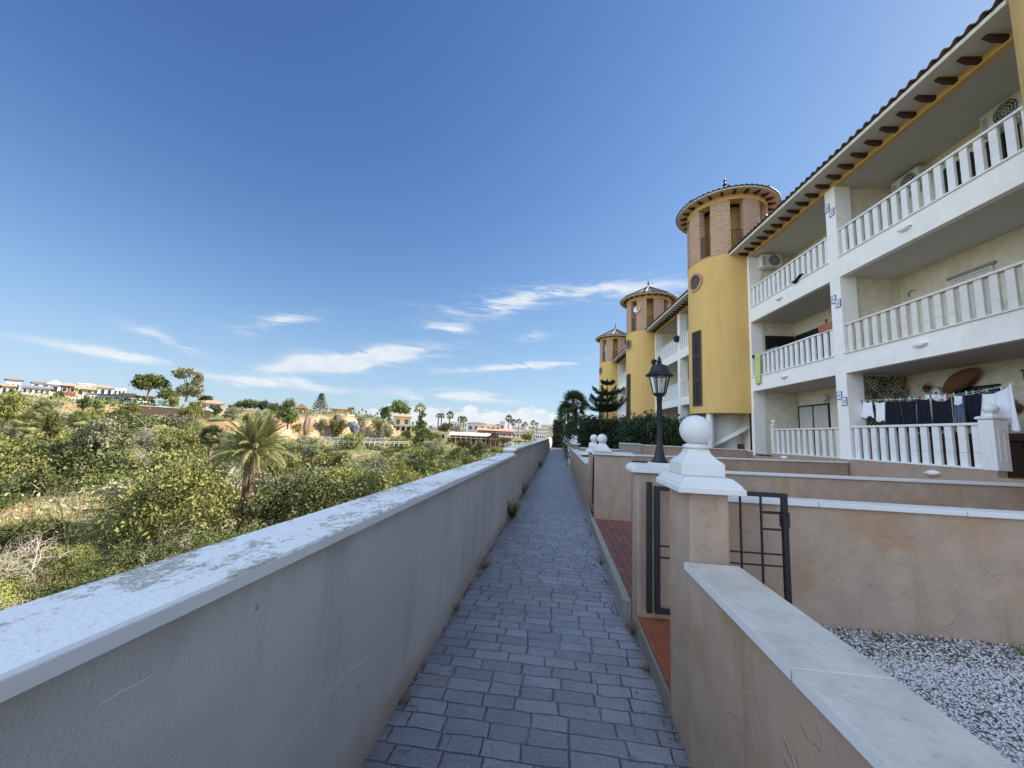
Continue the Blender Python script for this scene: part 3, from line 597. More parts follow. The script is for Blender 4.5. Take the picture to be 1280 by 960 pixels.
def tower(t, sc_, full=True):
    """round stair tower, its axis on the facade line"""
    R = 1.68; e = MB().lathe([(R, 2.87), (R, 9.80)], (0, 0, 0), 96); e.add([(R*math.cos(2*PI*i/48), R*math.sin(2*PI*i/48), 2.872) for i in range(48)], [tuple(range(48))])
    e.lathe([(R-.005, 12.24), (R+.015, 12.24), (R+.015, 12.58), (R-.4, 12.58), (R-.4, 12.24), (R-.005, 12.24)], (0, 0, 0), 72)
    e.lathe([(.95, 9.8), (.95, 12.3)], (0, 0, 0), 24)
    tw = e.build('tower', 'yellow', t, True); tw.location = (0, sc_, 0)
    MB().lathe([(R+.001, 9.78), (R+.012, 9.78), (R+.012, 9.83), (R-.3, 9.83)], (0, 0, 0), 72).build('string_course', 'brick', tw)
    for k in range(8):
        a = math.radians(-124+45*k); h = math.radians(13.5)
        MB().lathe([(R-.32, 9.82), (R+.004, 9.82), (R+.004, 12.26), (R-.32, 12.26)], (0, 0, 0), 8, a-h, a+h).add([((R-.32 if j in (0, 3) else R+.004)*math.cos(a+s*h), (R-.32 if j in (0, 3) else R+.004)*math.sin(a+s*h), 9.82 if j < 2 else 12.26) for s in (-1, 1) for j in range(4)], [(0, 1, 2, 3), (4, 5, 6, 7)]).build('brick_pier', 'brick', tw)
        a = math.radians(-101.5+45*k); r_ = MB(); hw = math.radians(9)
        for i in range(7):
            b = a-hw+2*hw*i/6; r_.tube([((R-.10)*math.cos(b), (R-.10)*math.sin(b), 9.85), ((R-.10)*math.cos(b), (R-.10)*math.sin(b), 10.86)], .011, 5)
        r_.tube([((R-.10)*math.cos(a-hw+2*hw*i/6), (R-.10)*math.sin(a-hw+2*hw*i/6), 10.86) for i in range(7)], .018, 6)
        r_.build('railing', 'rust', tw)
    # roof : soffit ring, edge, tiles, finial
    RE = 2.12
    MB().lathe([(1.3, 12.60), (RE, 12.47), (RE+.03, 12.47), (RE+.03, 12.53), (1.3, 12.70)], (0, 0, 0), 72).build('eave', 'soffit_cream', tw)
    seg = 8*64; vs = []; rows = 14
    for j in range(rows+1):
        f = j/rows; r = (RE+.08)*(1-f)+.03*f
        for i in range(seg):
            a = 2*PI*i/seg; q = PI/8
            oc = math.cos(q)/math.cos(((a+q) % (2*q))-q); rr = r*(oc*f+(1-f)*1.0)
            wv = .026*math.sin(2*PI*i/8)*(1 if j < rows else 0)
            vs.append((rr*math.cos(a), rr*math.sin(a), 12.56+1.20*f+wv-(.012 if j % 2 else 0)))
    fs = [(j*seg+i, j*seg+(i+1) % seg, (j+1)*seg+(i+1) % seg, (j+1)*seg+i) for j in range(rows) for i in range(seg)]
    rf = npmesh('tower_roof', vs, fs, 'tile_slate' if sc_ > 20 else 'tile_slate', tw); rf.data.shade_smooth()
    s = rf.modifiers.new('solid', 'SOLIDIFY'); s.thickness = .03; s.offset = -1
    hp = MB()
    for k in range(8):
        a = 2*PI*k/8+PI/8; hp.tube([((RE+.05)*math.cos(a), (RE+.05)*math.sin(a), 12.60), (.05*math.cos(a), .05*math.sin(a), 13.78)], .05, 8)
    hp.build('hip_tiles', 'tile_slate', tw, True)
    MB().lathe([(.12, 13.70), (.14, 13.77), (.06, 13.85), (.045, 13.95), (.10, 14.03), (.045, 14.11), (.035, 14.18), (.07, 14.23), (.028, 14.28), (.018, 14.42), (.001, 14.52)], (0, 0, 0), 14).build('finial', 'iron', tw, True)
    cm = corbel_mesh().build('corbel', 'wood_dark', tw); cm.location = ((R+.01)*math.cos(0), 0, 12.44); cm.rotation_euler = (0, 0, PI); cm.scale = (.78, .9, .9); base = cm
    for k in range(1, 24):
        a = 2*PI*k/24; o = link_obj('corbel', base.data, tw, ((R+.01)*math.cos(a), (R+.01)*math.sin(a), 12.44-.0), a+PI).scale = (.78, .9, .9)
    # round window and slit, both set in the drum
    a = math.radians(-166); c = (R*math.cos(a), R*math.sin(a), 8.88)
    def ring(r0, r1, d0, d1, mat, name):
        m = MB(); n = 32; vs = []
        for rr, dd in ((r0, d0), (r1, d0), (r1, d1), (r0, d1)):
            for i in range(n):
                b = 2*PI*i/n; u, z = rr*math.cos(b), c[2]+rr*math.sin(b); aa = a+u/R; vs.append(((R+dd)*math.cos(aa), (R+dd)*math.sin(aa), z))
        m.add(vs, [(k*n+i, k*n+(i+1) % n, ((k+1) % 4)*n+(i+1) % n, ((k+1) % 4)*n+i) for k in range(4) for i in range(n)]); return m.build(name, mat, tw)
    ring(.33, .44, -.05, .05, 'brick', 'oculus_surround')
    ring(.004, .335, .004, .012, 'frame_brown', 'oculus_glass')
    m = MB(); a0, a1 = math.radians(-175), math.radians(-156)
    m.lathe([(R+.006, 3.25), (R+.006, 6.5)], (0, 0, 0), 8, a0, a1); m.build('slit_window', 'frame_dark', tw)
    m = MB()
    for b, w in ((a0, .03), (a1, .03), ((a0+a1)/2-.06, .02)): m.lathe([(R+.002, 3.2), (R+.03, 3.2), (R+.03, 6.55), (R+.002, 6.55)], (0, 0, 0), 2, b-w/R, b+w/R)
    m.lathe([(R+.002, 3.18), (R+.035, 3.18), (R+.035, 3.25), (R+.002, 3.25)], (0, 0, 0), 8, a0, a1); m.lathe([(R+.002, 6.5), (R+.035, 6.5), (R+.035, 6.57), (R+.002, 6.57)], (0, 0, 0), 8, a0, a1)
    for zz in (4.3, 5.4): m.lathe([(R+.004, zz), (R+.022, zz), (R+.022, zz+.05), (R+.004, zz+.05)], (0, 0, 0), 8, a0, a1)
    m.build('slit_frame', 'frame_brown', tw)
    # open entrance underneath
    a = math.radians(-146-3.7); MB().lathe([(.135, 1.38), (.135, 2.87)], (1.45*math.cos(a), 1.45*math.sin(a), 0), 20).build('support_column', 'white_stucco', tw, True)
    a = math.radians(172); MB().box(-.16, .16, -.16, .16, 1.2, 2.87).build('stone_column', 'stone_clad', tw).location = (1.42*math.cos(a), 1.42*math.sin(a), 0)
    MB().lathe([(.62, 1.38), (.62, 2.87)], (.1, .35, 0), 32).build('stair_core', 'white_stucco', tw, True)
    m = MB(); vs = []; n = 20
    for i in range(n+1):
        f = i/n; aa = math.radians(200+110*f); z = 1.40+1.5*f
        for rr in (.64, 1.3):
            for dz in (0, -.18): vs.append((.1+rr*math.cos(aa), .35+rr*math.sin(aa), z+dz))
    m.add(vs, [(4*i+a_, 4*i+b_, 4*i+4+b_, 4*i+4+a_) for i in range(n) for a_, b_ in ((0, 1), (1, 3), (3, 2), (2, 0))]); m.build('spiral_stair', 'white_stucco', tw, True)
    MB().box(.05, .10, -1.62, -1.50, 1.38, 2.87).box(.02, .06, -1.5, -1.46, 1.38, 2.87).build('entrance_frame', 'frame_dark', tw)
    MB().box(.12, .9, -.5, -.15, 1.382, 1.62).build('planter_step', 'h_brown', tw)
    return tw
def window(t, n, s0, s1, z0, z1, kind='dark', face='n'):
    """window in the back wall (plane x = n) between s0..s1"""
    f = MB().box(n-.05, n-.003, s0, s0+.05, z0, z1).box(n-.05, n-.003, s1-.05, s1, z0, z1).box(n-.05, n-.003, s0+.05, s1-.05, z1-.05, z1).box(n-.05, n-.003, s0+.05, s1-.05, z0, z0+.05)
    f.box(n-.045, n-.003, (s0+s1)/2-.03, (s0+s1)/2+.03, z0+.05, z1-.05)
    fr = f.build('window', 'frame_dark' if kind != 'shutter' else 'shutter', t)
    MB().box(n-.02, n-.004, s0+.05, s1-.05, z0+.05, z1-.05).build('pane', 'glass', fr)
    if kind == 'shutter':
        m = MB(); k = int((z1-z0-.3)/.055)
        for i in range(k): m.box(n-.040, n-.022, s0+.052, s1-.052, z1-.06-(i+1)*.055+.006, z1-.06-i*.055)
        m.build('roller_shutter', 'shutter', fr)
    if kind == 'grille':
        m = MB(); k = max(3, int((s1-s0)/.11))
        for i in range(k+1): m.tube([(n-.09, s0+(s1-s0)*i/k, z0-.03), (n-.09, s0+(s1-s0)*i/k, z1)], .008, 5)
        for zz in (z0+.1, z1-.12): m.tube([(n-.09, s0-.03, zz), (n-.09, s1+.03, zz)], .009, 5)
        m.build('window_grille', 'iron', fr)
    if kind == 'blind':
        m = MB(); k = int((s1-s0)/.085)
        for i in range(k): m.box(n-.034, n-.0215, s0+.055+i*.085, s0+.055+i*.085+.055, z0+.06, z1-.06)
        m.build('vertical_blind', 'shutter', fr)
    return fr
DEP = 1.75
def block(label, k, near=False):
    s0 = 12.4*k; t = bthing('apartment_building', label, 'building', 0, s0, 0, 'yellow and white apartment blocks with round towers')
    Lb = 9.08; w = MB()
    w.box(DEP, 9.5, -.6 if near else 0.02, 12.38, 0, 9.62)               # body behind the balconies
    w.box(.3, DEP, Lb+.02, 12.38, 1.36, 9.62)                            # behind the tower
    w.box(.45, DEP, 4.38, 4.52, 1.2, 9.60); w.box(.45, DEP, Lb-.14, Lb+.02, 1.2, 9.60)
    w.box(.45, DEP, -.6 if near else 0.02, .02 if near else .16, 1.2, 9.60)
    wl = w.build('wall', 'cream_stucco', t)
    c = MB().box(0, .45, 4.25, 4.64, 1.2, 9.499).build('column', 'white_stucco', t)
    MB().box(.0, .45, 8.92, Lb+.02, 1.2, 9.499).build('column', 'white_stucco', t)
    if not near: MB().box(0, .45, .0, .2, 1.2, 9.499).build('column', 'white_stucco', t)
    st = -.55 if near else 0.2
    for z0, z1 in ((3.75, F1-.013), (6.62, F2-.013)):
        sl = MB()
        for a, b in ((st, 4.249), (4.641, 8.919)): sl.box(0, .16, a, b, z0, z1)
        sl.build('balcony_fascia', 'white_stucco', t)
        MB().box(.161, DEP-.002, st, 4.379, z0+.01, z1-.02).box(.161, DEP-.002, 4.521, Lb-.141, z0+.01, z1-.02).build('balcony_slab', 'soffit', t)
    MB().box(.13, DEP-.002, st, Lb-.141, 9.52, 9.63).build('loggia_ceiling', 'soffit', t)
    MB().box(-.004, .129, st, Lb+.02, 9.50, 9.66).build('eave_beam', 'yellow', t)
    MB().box(-.02, 1.7, st, Lb, -.02, 1.20).box(-.02, .16, .86 if near else st, 7.85, 1.2, 1.328).box(-.3, 1.7, Lb, 12.4, -.02, 1.345).build('plinth', 'stucco_far', t)
    MB().box(-.33, 1.7, Lb+.02, 12.4, 1.346, 1.385).build('entrance_platform', 'white_stucco', t)
    MB().box(.16, 1.74, st, Lb-.15, 1.2, 1.215).build('balcony_floor', 'red_tile', t)
    cm = 'rail_cream'
    balustrade(t, st, 4.245, F2, 'rail_white'); balustrade(t, 4.645, 8.915, F2, 'rail_white')
    balustrade(t, st, 4.245, F1, cm); balustrade(t, 4.645, 8.915, F1, 'rail_white')
    if near:
        balustrade(t, 1.10, 4.245, 1.34, 'rail_white', .83)
        m = MB().box(-.02, .24, .84, 1.10, 1.329, 2.30); m.build('balustrade_post', 'rail_white', t, bevel=.008)
        pp = MB(); 
        for a, b, cc, d in ((-.026, -.021, .90, 1.04),): 
            pp.box(a, b, cc, cc+.02, 1.5, 2.1).box(a, b, d-.02, d, 1.5, 2.1).box(a, b, cc+.02, d-.02, 2.08, 2.1).box(a, b, cc+.02, d-.02, 1.5, 1.52)
        pp.box(.05, .17, .834, .8385, 1.5, 1.52).box(.05, .17, .834, .8385, 2.08, 2.1).box(.05, .07, .834, .8385, 1.52, 2.08).box(.15, .17, .834, .8385, 1.52, 2.08)
        pp.build('post_panel', 'rail_white', t)
        q = MB().sqlathe([(.13, 0), (.158, .02), (.158, .05), (.13, .07), (.07, .075), (.055, .12), (.07, .14)], (.11, .97, 2.301)); q.sphere((.11, .97, 2.52), .115, 24, 16, sz=.8); q.build('ball_finial', 'rail_white', t, True)
        balustrade(t, 4.645, 7.72, 1.34, cm, .80)
        MB().box(0, .14, 7.72, 7.86, 1.329, 2.33).build('balustrade_post', cm, t); q = MB().sqlathe([(.07, 0), (.09, .01), (.09, .04), (.06, .05), (.04, .09)], (.07, 7.79, 2.331)); q.sphere((.07, 7.79, 2.49), .08, 20, 14); q.build('ball_finial', cm, t, True)
        m = MB().box(.0, .03, 7.9, 8.9, 1.22, 1.27)
        for i in range(12): m.box(.005, .025, 7.92+i*.083, 7.935+i*.083, .95, 1.22)
        m.build('low_red_gate', 'rust', t)
        window(t, DEP, 2.05, 3.0, 4.55, 6.02, 'shutter'); MB().box(DEP-.05, DEP-.002, 2.0, 3.05, 6.03, 6.10).build('reveal_shadow', 'kerb', t)  # last strip is the shadow at the recess top, made as a coloured bar
        window(t, DEP, 3.25, 4.0, 7.3, 9.0, 'shutter'); window(t, DEP, 2.2, 3.0, 7.3, 9.02, 'grille'); window(t, DEP, 1.3, 1.9, 7.3, 9.02, 'grille'); window(t, DEP, .3, .95, 7.3, 9.02, 'shutter')
        window(t, DEP, 5.5, 8.85, 4.32, 6.08, 'grille'); window(t, DEP, 7.3, 8.9, 1.22, 3.22, 'blind'); window(t, DEP, 5.4, 6.9, 7.3, 9.0, 'shutter')
        window(t, DEP, 2.19, 3.2, 2.3, 3.24, 'grille')
        MB().box(DEP-.03, DEP-.004, .03, 4.37, 1.22, 2.12).build('wainscot', 'h_brown', t)
        m = MB().box(.55, 1.7, 8.90, 8.938, 4.32, 6.08); f = m.build('window', 'frame_dark', t)
        m = MB()
        for i in range(9): m.box(.6+i*.12, .612+i*.12, 8.86, 8.872, 4.4, 6.0)
        m.build('window_grille', 'iron', f)
    else:
        balustrade(t, st, 4.245, 1.34, 'rail_white'); balustrade(t, 4.645, 7.8, 1.34, cm)
        for z in (1.22, 4.32, 7.24):
            window(t, DEP, 5.3+.3*k, 7.1+.3*k, z, z+1.85, ('shutter', 'grille', 'blind')[int(z) % 3]); window(t, DEP, 1.0, 2.8, z, z+1.85, ('blind', 'shutter', 'grille')[int(z) % 3])
    # roof
    x0, x1, s1 = -.66, 5.2, Lb+.42
    MB().prism([(-.62, 9.66), (.6, 9.66), (.6, 9.70), (-.62, 9.70)], 'y', st-.1, Lb+.0).build('eave_soffit', 'soffit', t)
    MB().box(-.665, -.622, st-.1, s1, 9.655, 9.745).build('eave_board', 'rail_cream', t); MB().prism([(-.62, 9.662), (-.0, 9.662), (0, 9.70), (-.62, 9.70)], 'y', Lb+.001, s1).build('eave_soffit', 'soffit', t)
    P = .235; na = int((s1-(st-.1))/P*8); rows = 15; vs = []
    for j in range(rows+1):
        for st2 in (0, 1):
            f = (j+st2*.96)/ (rows+1); x = -.72+(5.6)*f; z = 9.755+1.75*f+.022*(1-st2)
            for i in range(na+1):
                s = (st-.1)+i*P/8; ph = i/8*2*PI
                vs.append((x, s, z+.05*max(-.55, math.sin(ph))))
    n = na+1; R2 = (rows+1)*2
    fs = [(j*n+i, j*n+i+1, (j+1)*n+i+1, (j+1)*n+i) for j in range(R2-1) for i in range(na)]
    rf = npmesh('roof', vs, fs, 'tile_dark', t); sd2 = rf.modifiers.new('solid', 'SOLIDIFY'); sd2.thickness = .022; sd2.offset = -1; rf.data.shade_smooth()
    MB().add([(5.0, -.6 if near else 0, 11.45), (10.2, -.6 if near else 0, 9.7), (10.2, 12.4, 9.7), (5.0, 12.4, 11.45), (.4, 12.4, 9.9), (.4, Lb+.3, 9.9), (5.0, Lb+.3, 11.45)], [(0, 1, 2, 3), (3, 4, 5, 6)]).build('roof_slope', 'tile_dark', rf)
    s = st+.10 if not near else -.07
    cb = corbel_mesh().build('corbel', 'wood_dark', t); cb.location = (-.006, s, 9.556); cb.scale = (.78, .85, .8); base = cb; s += .4515
    while s < Lb+.35: link_obj('corbel', base.data, t, (-.006, s, 9.556)).scale = (.78, .85, .8); s += .4515
    tower(t, Lb+1.66)
    if near:
        tw = tower(t, -2.3)
        MB().box(.02, DEP, -.75, -.56, 1.3, 9.6).build('wall_return', 'yellow', t)
    return t
block('nearest yellow and white apartment block with laundry on its ground floor balcony', 0, True)
block('second apartment block, its balconies behind the black lantern', 1)
block('third apartment block, farthest, behind the spiky araucaria', 2)
# low buildings that carry the row on beyond the last tower
t = bthing('villa', 'pale ochre villa with a tiled roof beyond the farthest tower', 'house', .6, 39.5, 0)
MB().box(0, 6, 0, 7, 0, 5.6).build('wall', 'h_cream', t); MB().prism([(-.4, 5.6), (6.4, 5.6), (3, 7.2)], 'y', -.4, 7.4).build('roof', 'tile_far', t)
m = MB(); m.box(-.02, 0, 1.5, 2.5, 3.2, 4.6).box(-.02, 0, 4.5, 5.5, 3.2, 4.6).box(2, 3, -.02, 0, 3.2, 4.4); m.build('window', 'glass', t)
# ------------------------------------------------------------------ things on the balconies
def ac_unit(label, n, s, z, rz, w=.80, h=.56):
    t = bthing('air_conditioner', label, 'air conditioner', n, s, z, 'outdoor air conditioning units', rz)
    MB().box(0, .29, -w/2, w/2, 0, h).build('casing', 'ac', t, bevel=.015)
    m = MB()
    for r in (.07, .13, .19, .235):
        m.tube([(-.012, -.10+r*math.cos(a), h/2+r*math.sin(a)) for a in np.linspace(0, 2*PI, 25)], .007, 5)
    for k in range(8): a = PI*k/4; m.tube([(-.012, -.10, h/2), (-.012, -.10+.235*math.cos(a), h/2+.235*math.sin(a))], .004, 4)
    g = m.build('fan_grille', 'ac', t); MB().add([(-.004, -.10+.24*math.cos(2*PI*i/24), h/2+.24*math.sin(2*PI*i/24)) for i in range(24)], [tuple(range(24))]).build('fan_opening', 'fan', t)
    m = MB()
    for i in range(6): m.box(-.006, -.001, w/2-.16, w/2-.04, .1+i*.06, .12+i*.06)
    m.build('vent_slots', 'fan', t)
    MB().box(.02, .27, -w/2+.1, -w/2+.13, -.03, -.001).box(.02, .27, w/2-.13, w/2-.1, -.03, -.001).box(.26, .30, -w/2+.1, -w/2+.13, -.25, -.031).box(.26, .30, w/2-.13, w/2-.1, -.25, -.031).build('bracket', 'rail_white', t)
ac_unit('cream air conditioner in the top left balcony next to the round tower', .76, 8.62, 8.92, PI/2, .78)
ac_unit('small air conditioner under the cream one at the tower end of the top balcony', 1.2, 8.62, 8.28, PI/2, .62, .44)
ac_unit('air conditioner high on the back wall at the far right of the top balcony', 1.44, 1.35, 8.98, 0)
ac_unit('air conditioner low by the column in the right-hand top balcony', 1.44, 3.62, 8.86, 0)
def oval_lamp(label, s, z, n=-.001):
    t = bthing('bulkhead_lamp', label, 'wall lamp', n, s, z, 'white oval lamps on the balcony fascias')
    m = MB(); m.sphere((0, 0, 0), .12, 20, 14); m.v = [(x*.75 if x < 0 else 0, y*1.25, z_*.55) for x, y, z_ in m.v]; m.build('diffuser', 'rail_white', t, True)
    MB().box(-.075, 0, -.16, .16, -.005, .012).build('bezel', 'rail_cream', t, bevel=.004)
for l, s, z in (('white oval lamp under the right top balcony rail', 2.19, 7.07-.1), ('white oval lamp under the left top balcony rail', 7.0, 6.95), ('white oval lamp under the right middle balcony rail', 2.07, 4.06),
                ('white oval lamp under the left middle balcony rail', 6.92, 4.04), ('white oval lamp below the white balustrade with the laundry', 2.05, 1.17), ('white oval lamp below the left ground floor balustrade', 7.1, 1.21)):
    oval_lamp(l, s, z, -.001 if z > 2 else -.021)
for i, (s, z, f) in enumerate(((4.55, 8.95, 'top'), (4.38, 8.72, 'top'), (4.52, 6.02, 'middle'), (4.36, 5.84, 'middle'), (4.53, 3.13, 'ground'), (4.36, 2.95, 'ground'))):
    t = bthing('house_number_tile', 'small white house number tile with blue border, %s of the pair at %s balcony level' % (('upper', 'lower')[i % 2], f), 'number tile', -.004, s, z, 'house number tiles on the column')
    MB().box(-.012, .003, -.095, .095, -.12, .12).build('border', 'blue_tile', t); MB().box(-.016, -.0125, -.075, .075, -.10, .10).build('tile', 'rail_white', t)
    m = MB(); yy = .022 if i % 2 else -.03          # the faint number strokes
    m.box(-.019, -.0165, yy-.012, yy+.004, -.05, .045).box(-.019, -.0165, -yy-.03, -yy+.015, .03, .045).box(-.019, -.0165, -yy-.03, -yy-.016, -.012, .03).box(-.019, -.0165, -yy-.03, -yy+.015, -.028, -.013).box(-.019, -.0165, -yy, -yy+.015, -.05, -.028)
    m.build('number', 'blue_tile', t)
def cloth(name, label, cat, s0, s1, z0, z1, zb, mat, n=.36, taper=0, group=None, wave=.03, sag=.06, hem=.03):
    nu, nv = 26, 22; vs = []; ph = random.random()*6
    for j in range(nv+1):
        f = j/nv
        for i in range(nu+1):
            u = i/nu; s = s0+(s1-s0)*u; s += taper*(u-.5)*(s1-s0)*f
            zt = z0+(z1-z0)*u-sag*4*u*(1-u)*(.55+.45*math.sin(ph))
            z = zt+(zb-zt)*f+hem*math.sin(u*9+ph)*f
            x = n+wave*math.sin(u*15+ph+1.3*f)*(.3+f)+.012*math.sin(u*37+ph*2)*f
            vs.append((x, s, z))
    fs = [(j*(nu+1)+i, j*(nu+1)+i+1, (j+1)*(nu+1)+i+1, (j+1)*(nu+1)+i) for j in range(nv) for i in range(nu)]
    t = tag(npmesh(name, [tuple(bl(*v)) for v in vs], fs, mat), label, cat, group); t.data.shade_smooth()
    sd_ = t.modifiers.new('solid', 'SOLIDIFY'); sd_.thickness = .004
    return t
G = 'laundry hanging above the white balustrade'
cloth('shirt', 'small white shirt, leftmost of the laundry, beside the column', 'laundry', 4.21, 3.90, 2.97, 2.95, 2.50, 'cloth_white', taper=.35, group=G)
cloth('shirt', 'second small white shirt from the column on the clothes line', 'laundry', 3.84, 3.52, 2.93, 2.90, 2.37, 'cloth_white', taper=-.1, group=G)
for s0, s1, l, zb in ((3.50, 3.12, 'dark shirt next to the white shirts on the clothes line', 2.15), (3.10, 2.71, 'dark trousers second among the dark laundry', 2.1), (2.68, 2.37, 'narrow dark garment in the middle of the clothes line', 2.1), (2.34, 1.91, 'wide dark garment with a sagging top edge on the clothes line', 2.1), (1.62, 1.33, 'dark shirt beside the white sheet', 2.15)):
    cloth('dark_garment', l, 'laundry', s0, s1, 2.88, 2.86, zb, 'cloth_dark', group=G, sag=.11 if s0 == 2.34 else .05)
cloth('jeans', 'faded blue jeans hung between the dark clothes', 'laundry', 1.86, 1.66, 2.83, 2.82, 2.2, 'cloth_denim', group=G, sag=.0)
cloth('pillowcase', 'short white cloth folded over the top of the blue jeans', 'laundry', 1.84, 1.67, 2.86, 2.85, 2.66, 'cloth_white', n=.34, group=G, sag=0)
cloth('bed_sheet', 'large white sheet hanging at the right end of the clothes line', 'laundry', 1.32, .80, 2.86, 3.02, 2.14, 'cloth_white', taper=.25, group=G, sag=.10, hem=.06, wave=.05)
t = bthing('clothes_line', 'clothes line with coloured pegs stretched over the white balustrade', 'clothes line', .36, 0, 0)
MB().tube([(0, 4.26, 3.0), (0, 3.5, 2.93), (0, 2.5, 2.88), (0, 1.5, 2.87), (0, .75, 3.03)], .004, 5).tube([(.18, 4.26, 3.0), (.18, 2.5, 2.9), (.18, .75, 3.0)], .004, 5).build('line', 'rail_white', t)
for k, s in enumerate(np.arange(.85, 4.25, .125)):
    MB().box(-.012, .012, s-.006, s+.006, 2.86+.04*abs(s-2.2)/2, 2.94+.04*abs(s-2.2)/2).build('peg', ('lime', 'cloth_white', 'blue_tile', 'lime', 'red')[k % 5], t)
for k, (s, l) in enumerate(((3.3, 'pale cloth bunched on the rear line by the dark shirt'), (2.9, 'light blue rag bunched on the rear clothes line'), (2.3, 'white socks bunched near the birdhouse'), (2.55, 'small pale rag beside the bunched socks'))):
    cloth('small_cloth', l, 'laundry', s+.12, s-.12, 2.99, 2.97, 2.82, ('cloth_denim', 'cloth_white')[k > 1], n=.55, group='small cloths on the rear clothes line')
cloth('towel', 'lime green towel draped over the middle left balcony rail', 'towel', 8.66, 8.28, 5.17, 5.15, 3.98, 'cloth_green', n=-.045, wave=.02, sag=0)
t = bthing('drying_rack', 'white folding clothes rack above the green towel', 'drying rack', .1, 8.35, 5.18)
m = MB()
for i in range(6): m.tube([(-.15+i*.08, -.55, .02+.03*i), (-.15+i*.08, .35, .02+.03*i)], .006, 5)
m.tube([(-.15, -.5, .02), (.25, -.5, .18)], .008, 5).tube([(-.15, .3, .02), (.25, .3, .18)], .008, 5); m.build('rods', 'rail_white', t)
for k in range(2):
    t = bthing('cap', 'black cap set on the balcony end beside the green towel' if k == 0 else 'black cloth hanging through the top left balustrade', 'cap' if k == 0 else 'cloth', .05 if k == 0 else -.03, 8.83 if k == 0 else 5.9, 5.18 if k == 0 else 7.28)
    m = MB(); m.sphere((0, 0, 0), .10, 14, 10, sz=.6) if k == 0 else m.tube([(0, .35, .0), (-.02, .2, -.07), (-.02, .05, -.02), (-.03, -.1, .05), (0, -.2, .06)], [.03, .06, .05, .05, .02], 8)
    m.build('crown' if k == 0 else 'fabric', 'cloth_dark', t, True)
t = bthing('window_box', 'red planter box on the middle left balcony rail by the column', 'planter', .10, 4.95, 5.17)
MB().prism([(-.10, .22), (.10, .22), (.07, 0), (-.07, 0)], 'y', -.28, .28).build('box', 'pot', t); MB().tube([(0, .05, .2), (0, .06, .34)], .02, 6).sphere((0, .06, .36), .05, 8, 6).build('plant', 'leaf_dark', t)
t = bthing('bracket_hook', 'curved metal wall hook above the window box balcony', 'hook', DEP-.02, 2.95+2.4, 6.35)
MB().tube([(0, 0, 0), (-.12, 0, .05), (-.25, -.05, .04), (-.3, -.12, -.01)], .015, 6).build('arm', 'iron', t)
t = bthing('wall_cable', 'curved cable end sticking from the middle right balcony wall', 'cable', DEP-.02, 3.98, 6.0)
MB().tube([(0, .12, 0), (-.06, .05, .09), (-.06, -.05, .13), (-.03, -.10, .12)], .012, 6).build('cable', 'iron', t)
t = bthing('trellis', 'dark lattice trellis covered in ivy on the left side of the laundry balcony', 'trellis', .55, 4.36, 2.1)
m = MB()
for i in range(-14, 14):
    for sg in (1, -1):
        x0 = i*.11; a, b = (x0, 0), (x0+1.6*sg, 1.6)
        pts = [(a[0]+(b[0]-a[0])*q, a[1]+(b[1]-a[1])*q) for q in np.linspace(0, 1, 33)]; ins = [p for p in pts if 0 <= p[0] <= 1.15]
        if len(ins) > 1: m.tube([(ins[0][0], -.01-.008*(sg > 0), ins[0][1]), (ins[-1][0], -.01-.008*(sg > 0), ins[-1][1])], .008, 4)
m.build('lattice', 'frame_dark', t)
def leaf_quads(c, nrm_up, size, n, jitter=.35, asp=.6):
    """n leaf quads at centres c (n,3); size scalar or array"""
    d = rng.normal(size=(n, 3)); d[:, 2] = np.abs(d[:, 2])*nrm_up+d[:, 2]*(1-nrm_up); d /= np.linalg.norm(d, axis=1)[:, None]+1e-9
    a = np.cross(d, rng.normal(size=(n, 3))); a /= np.linalg.norm(a, axis=1)[:, None]+1e-9; b = np.cross(d, a)
    s = (np.ones(n)*size*(1+jitter*rng.normal(size=n)).clip(.4, 1.8))[:, None]
    V = np.stack([c-a*s, c-b*s*asp*.8+a*s*.1, c+a*s, c+b*s*asp+a*s*.1], 1).reshape(-1, 3)
    return V, np.arange(n*4).reshape(-1, 4)
n_ = 900; c_ = np.stack([rng.uniform(0, 1.18, n_), rng.uniform(-.07, -.0, n_), rng.beta(2.6, 1.2, n_)*1.62], 1); keep = (rng.random(n_) < .35+.65*(np.sin(c_[:, 0]*9)*np.cos(c_[:, 2]*7) > -.2)); c_ = c_[keep]
V, F = leaf_quads(c_, .3, .028, len(c_)); npmesh('ivy_leaves', V, F, 'leaf_dark', t)
t = bthing('fish_trap_basket', 'long brown wicker basket hung tilted on the back wall above the laundry', 'basket', DEP-.16, 2.86, 3.40)
m = MB(); prof_ = [(max(.004, .205*math.sin(PI*min(1, max(0, q)))**.62), -.47+.94*q) for q in np.linspace(0, 1, 22)]
m.lathe(prof_, (0, 0, 0), 22)
for q in np.linspace(.08, .92, 12): r = .208*math.sin(PI*q)**.62; m.lathe([(r, -.47+.94*q-.008), (r+.010, -.47+.94*q), (r, -.47+.94*q+.008)], (0, 0, 0), 22)
o = m.build('body', 'wicker', t, True); o.rotation_euler = (math.radians(62), 0, 0); o.scale = (.75, 1, 1)
t = bthing('birdhouse', 'small white birdhouse on the back wall above the clothes line', 'birdhouse', DEP-.12, 3.42, 3.04)
m = MB().prism([(-.10, 0), (.10, 0), (.10, .17), (0, .25), (-.10, .17)], 'x', -.08, .10); m.build('box', 'rail_white', t); MB().prism([(-.13, .155), (0, .262), (.13, .155), (.13, .175), (0, .285), (-.13, .175)], 'x', -.11, .11).build('roof', 'ac', t)
MB().lathe([(.001, 0), (.03, 0)], (0, 0, 0), 12).build('hole', 'frame_dark', t)
o = [x for x in t.children if x.name.startswith('hole')][0]; o.rotation_euler = (0, PI/2, 0); o.location = (-.084, 0, .11)
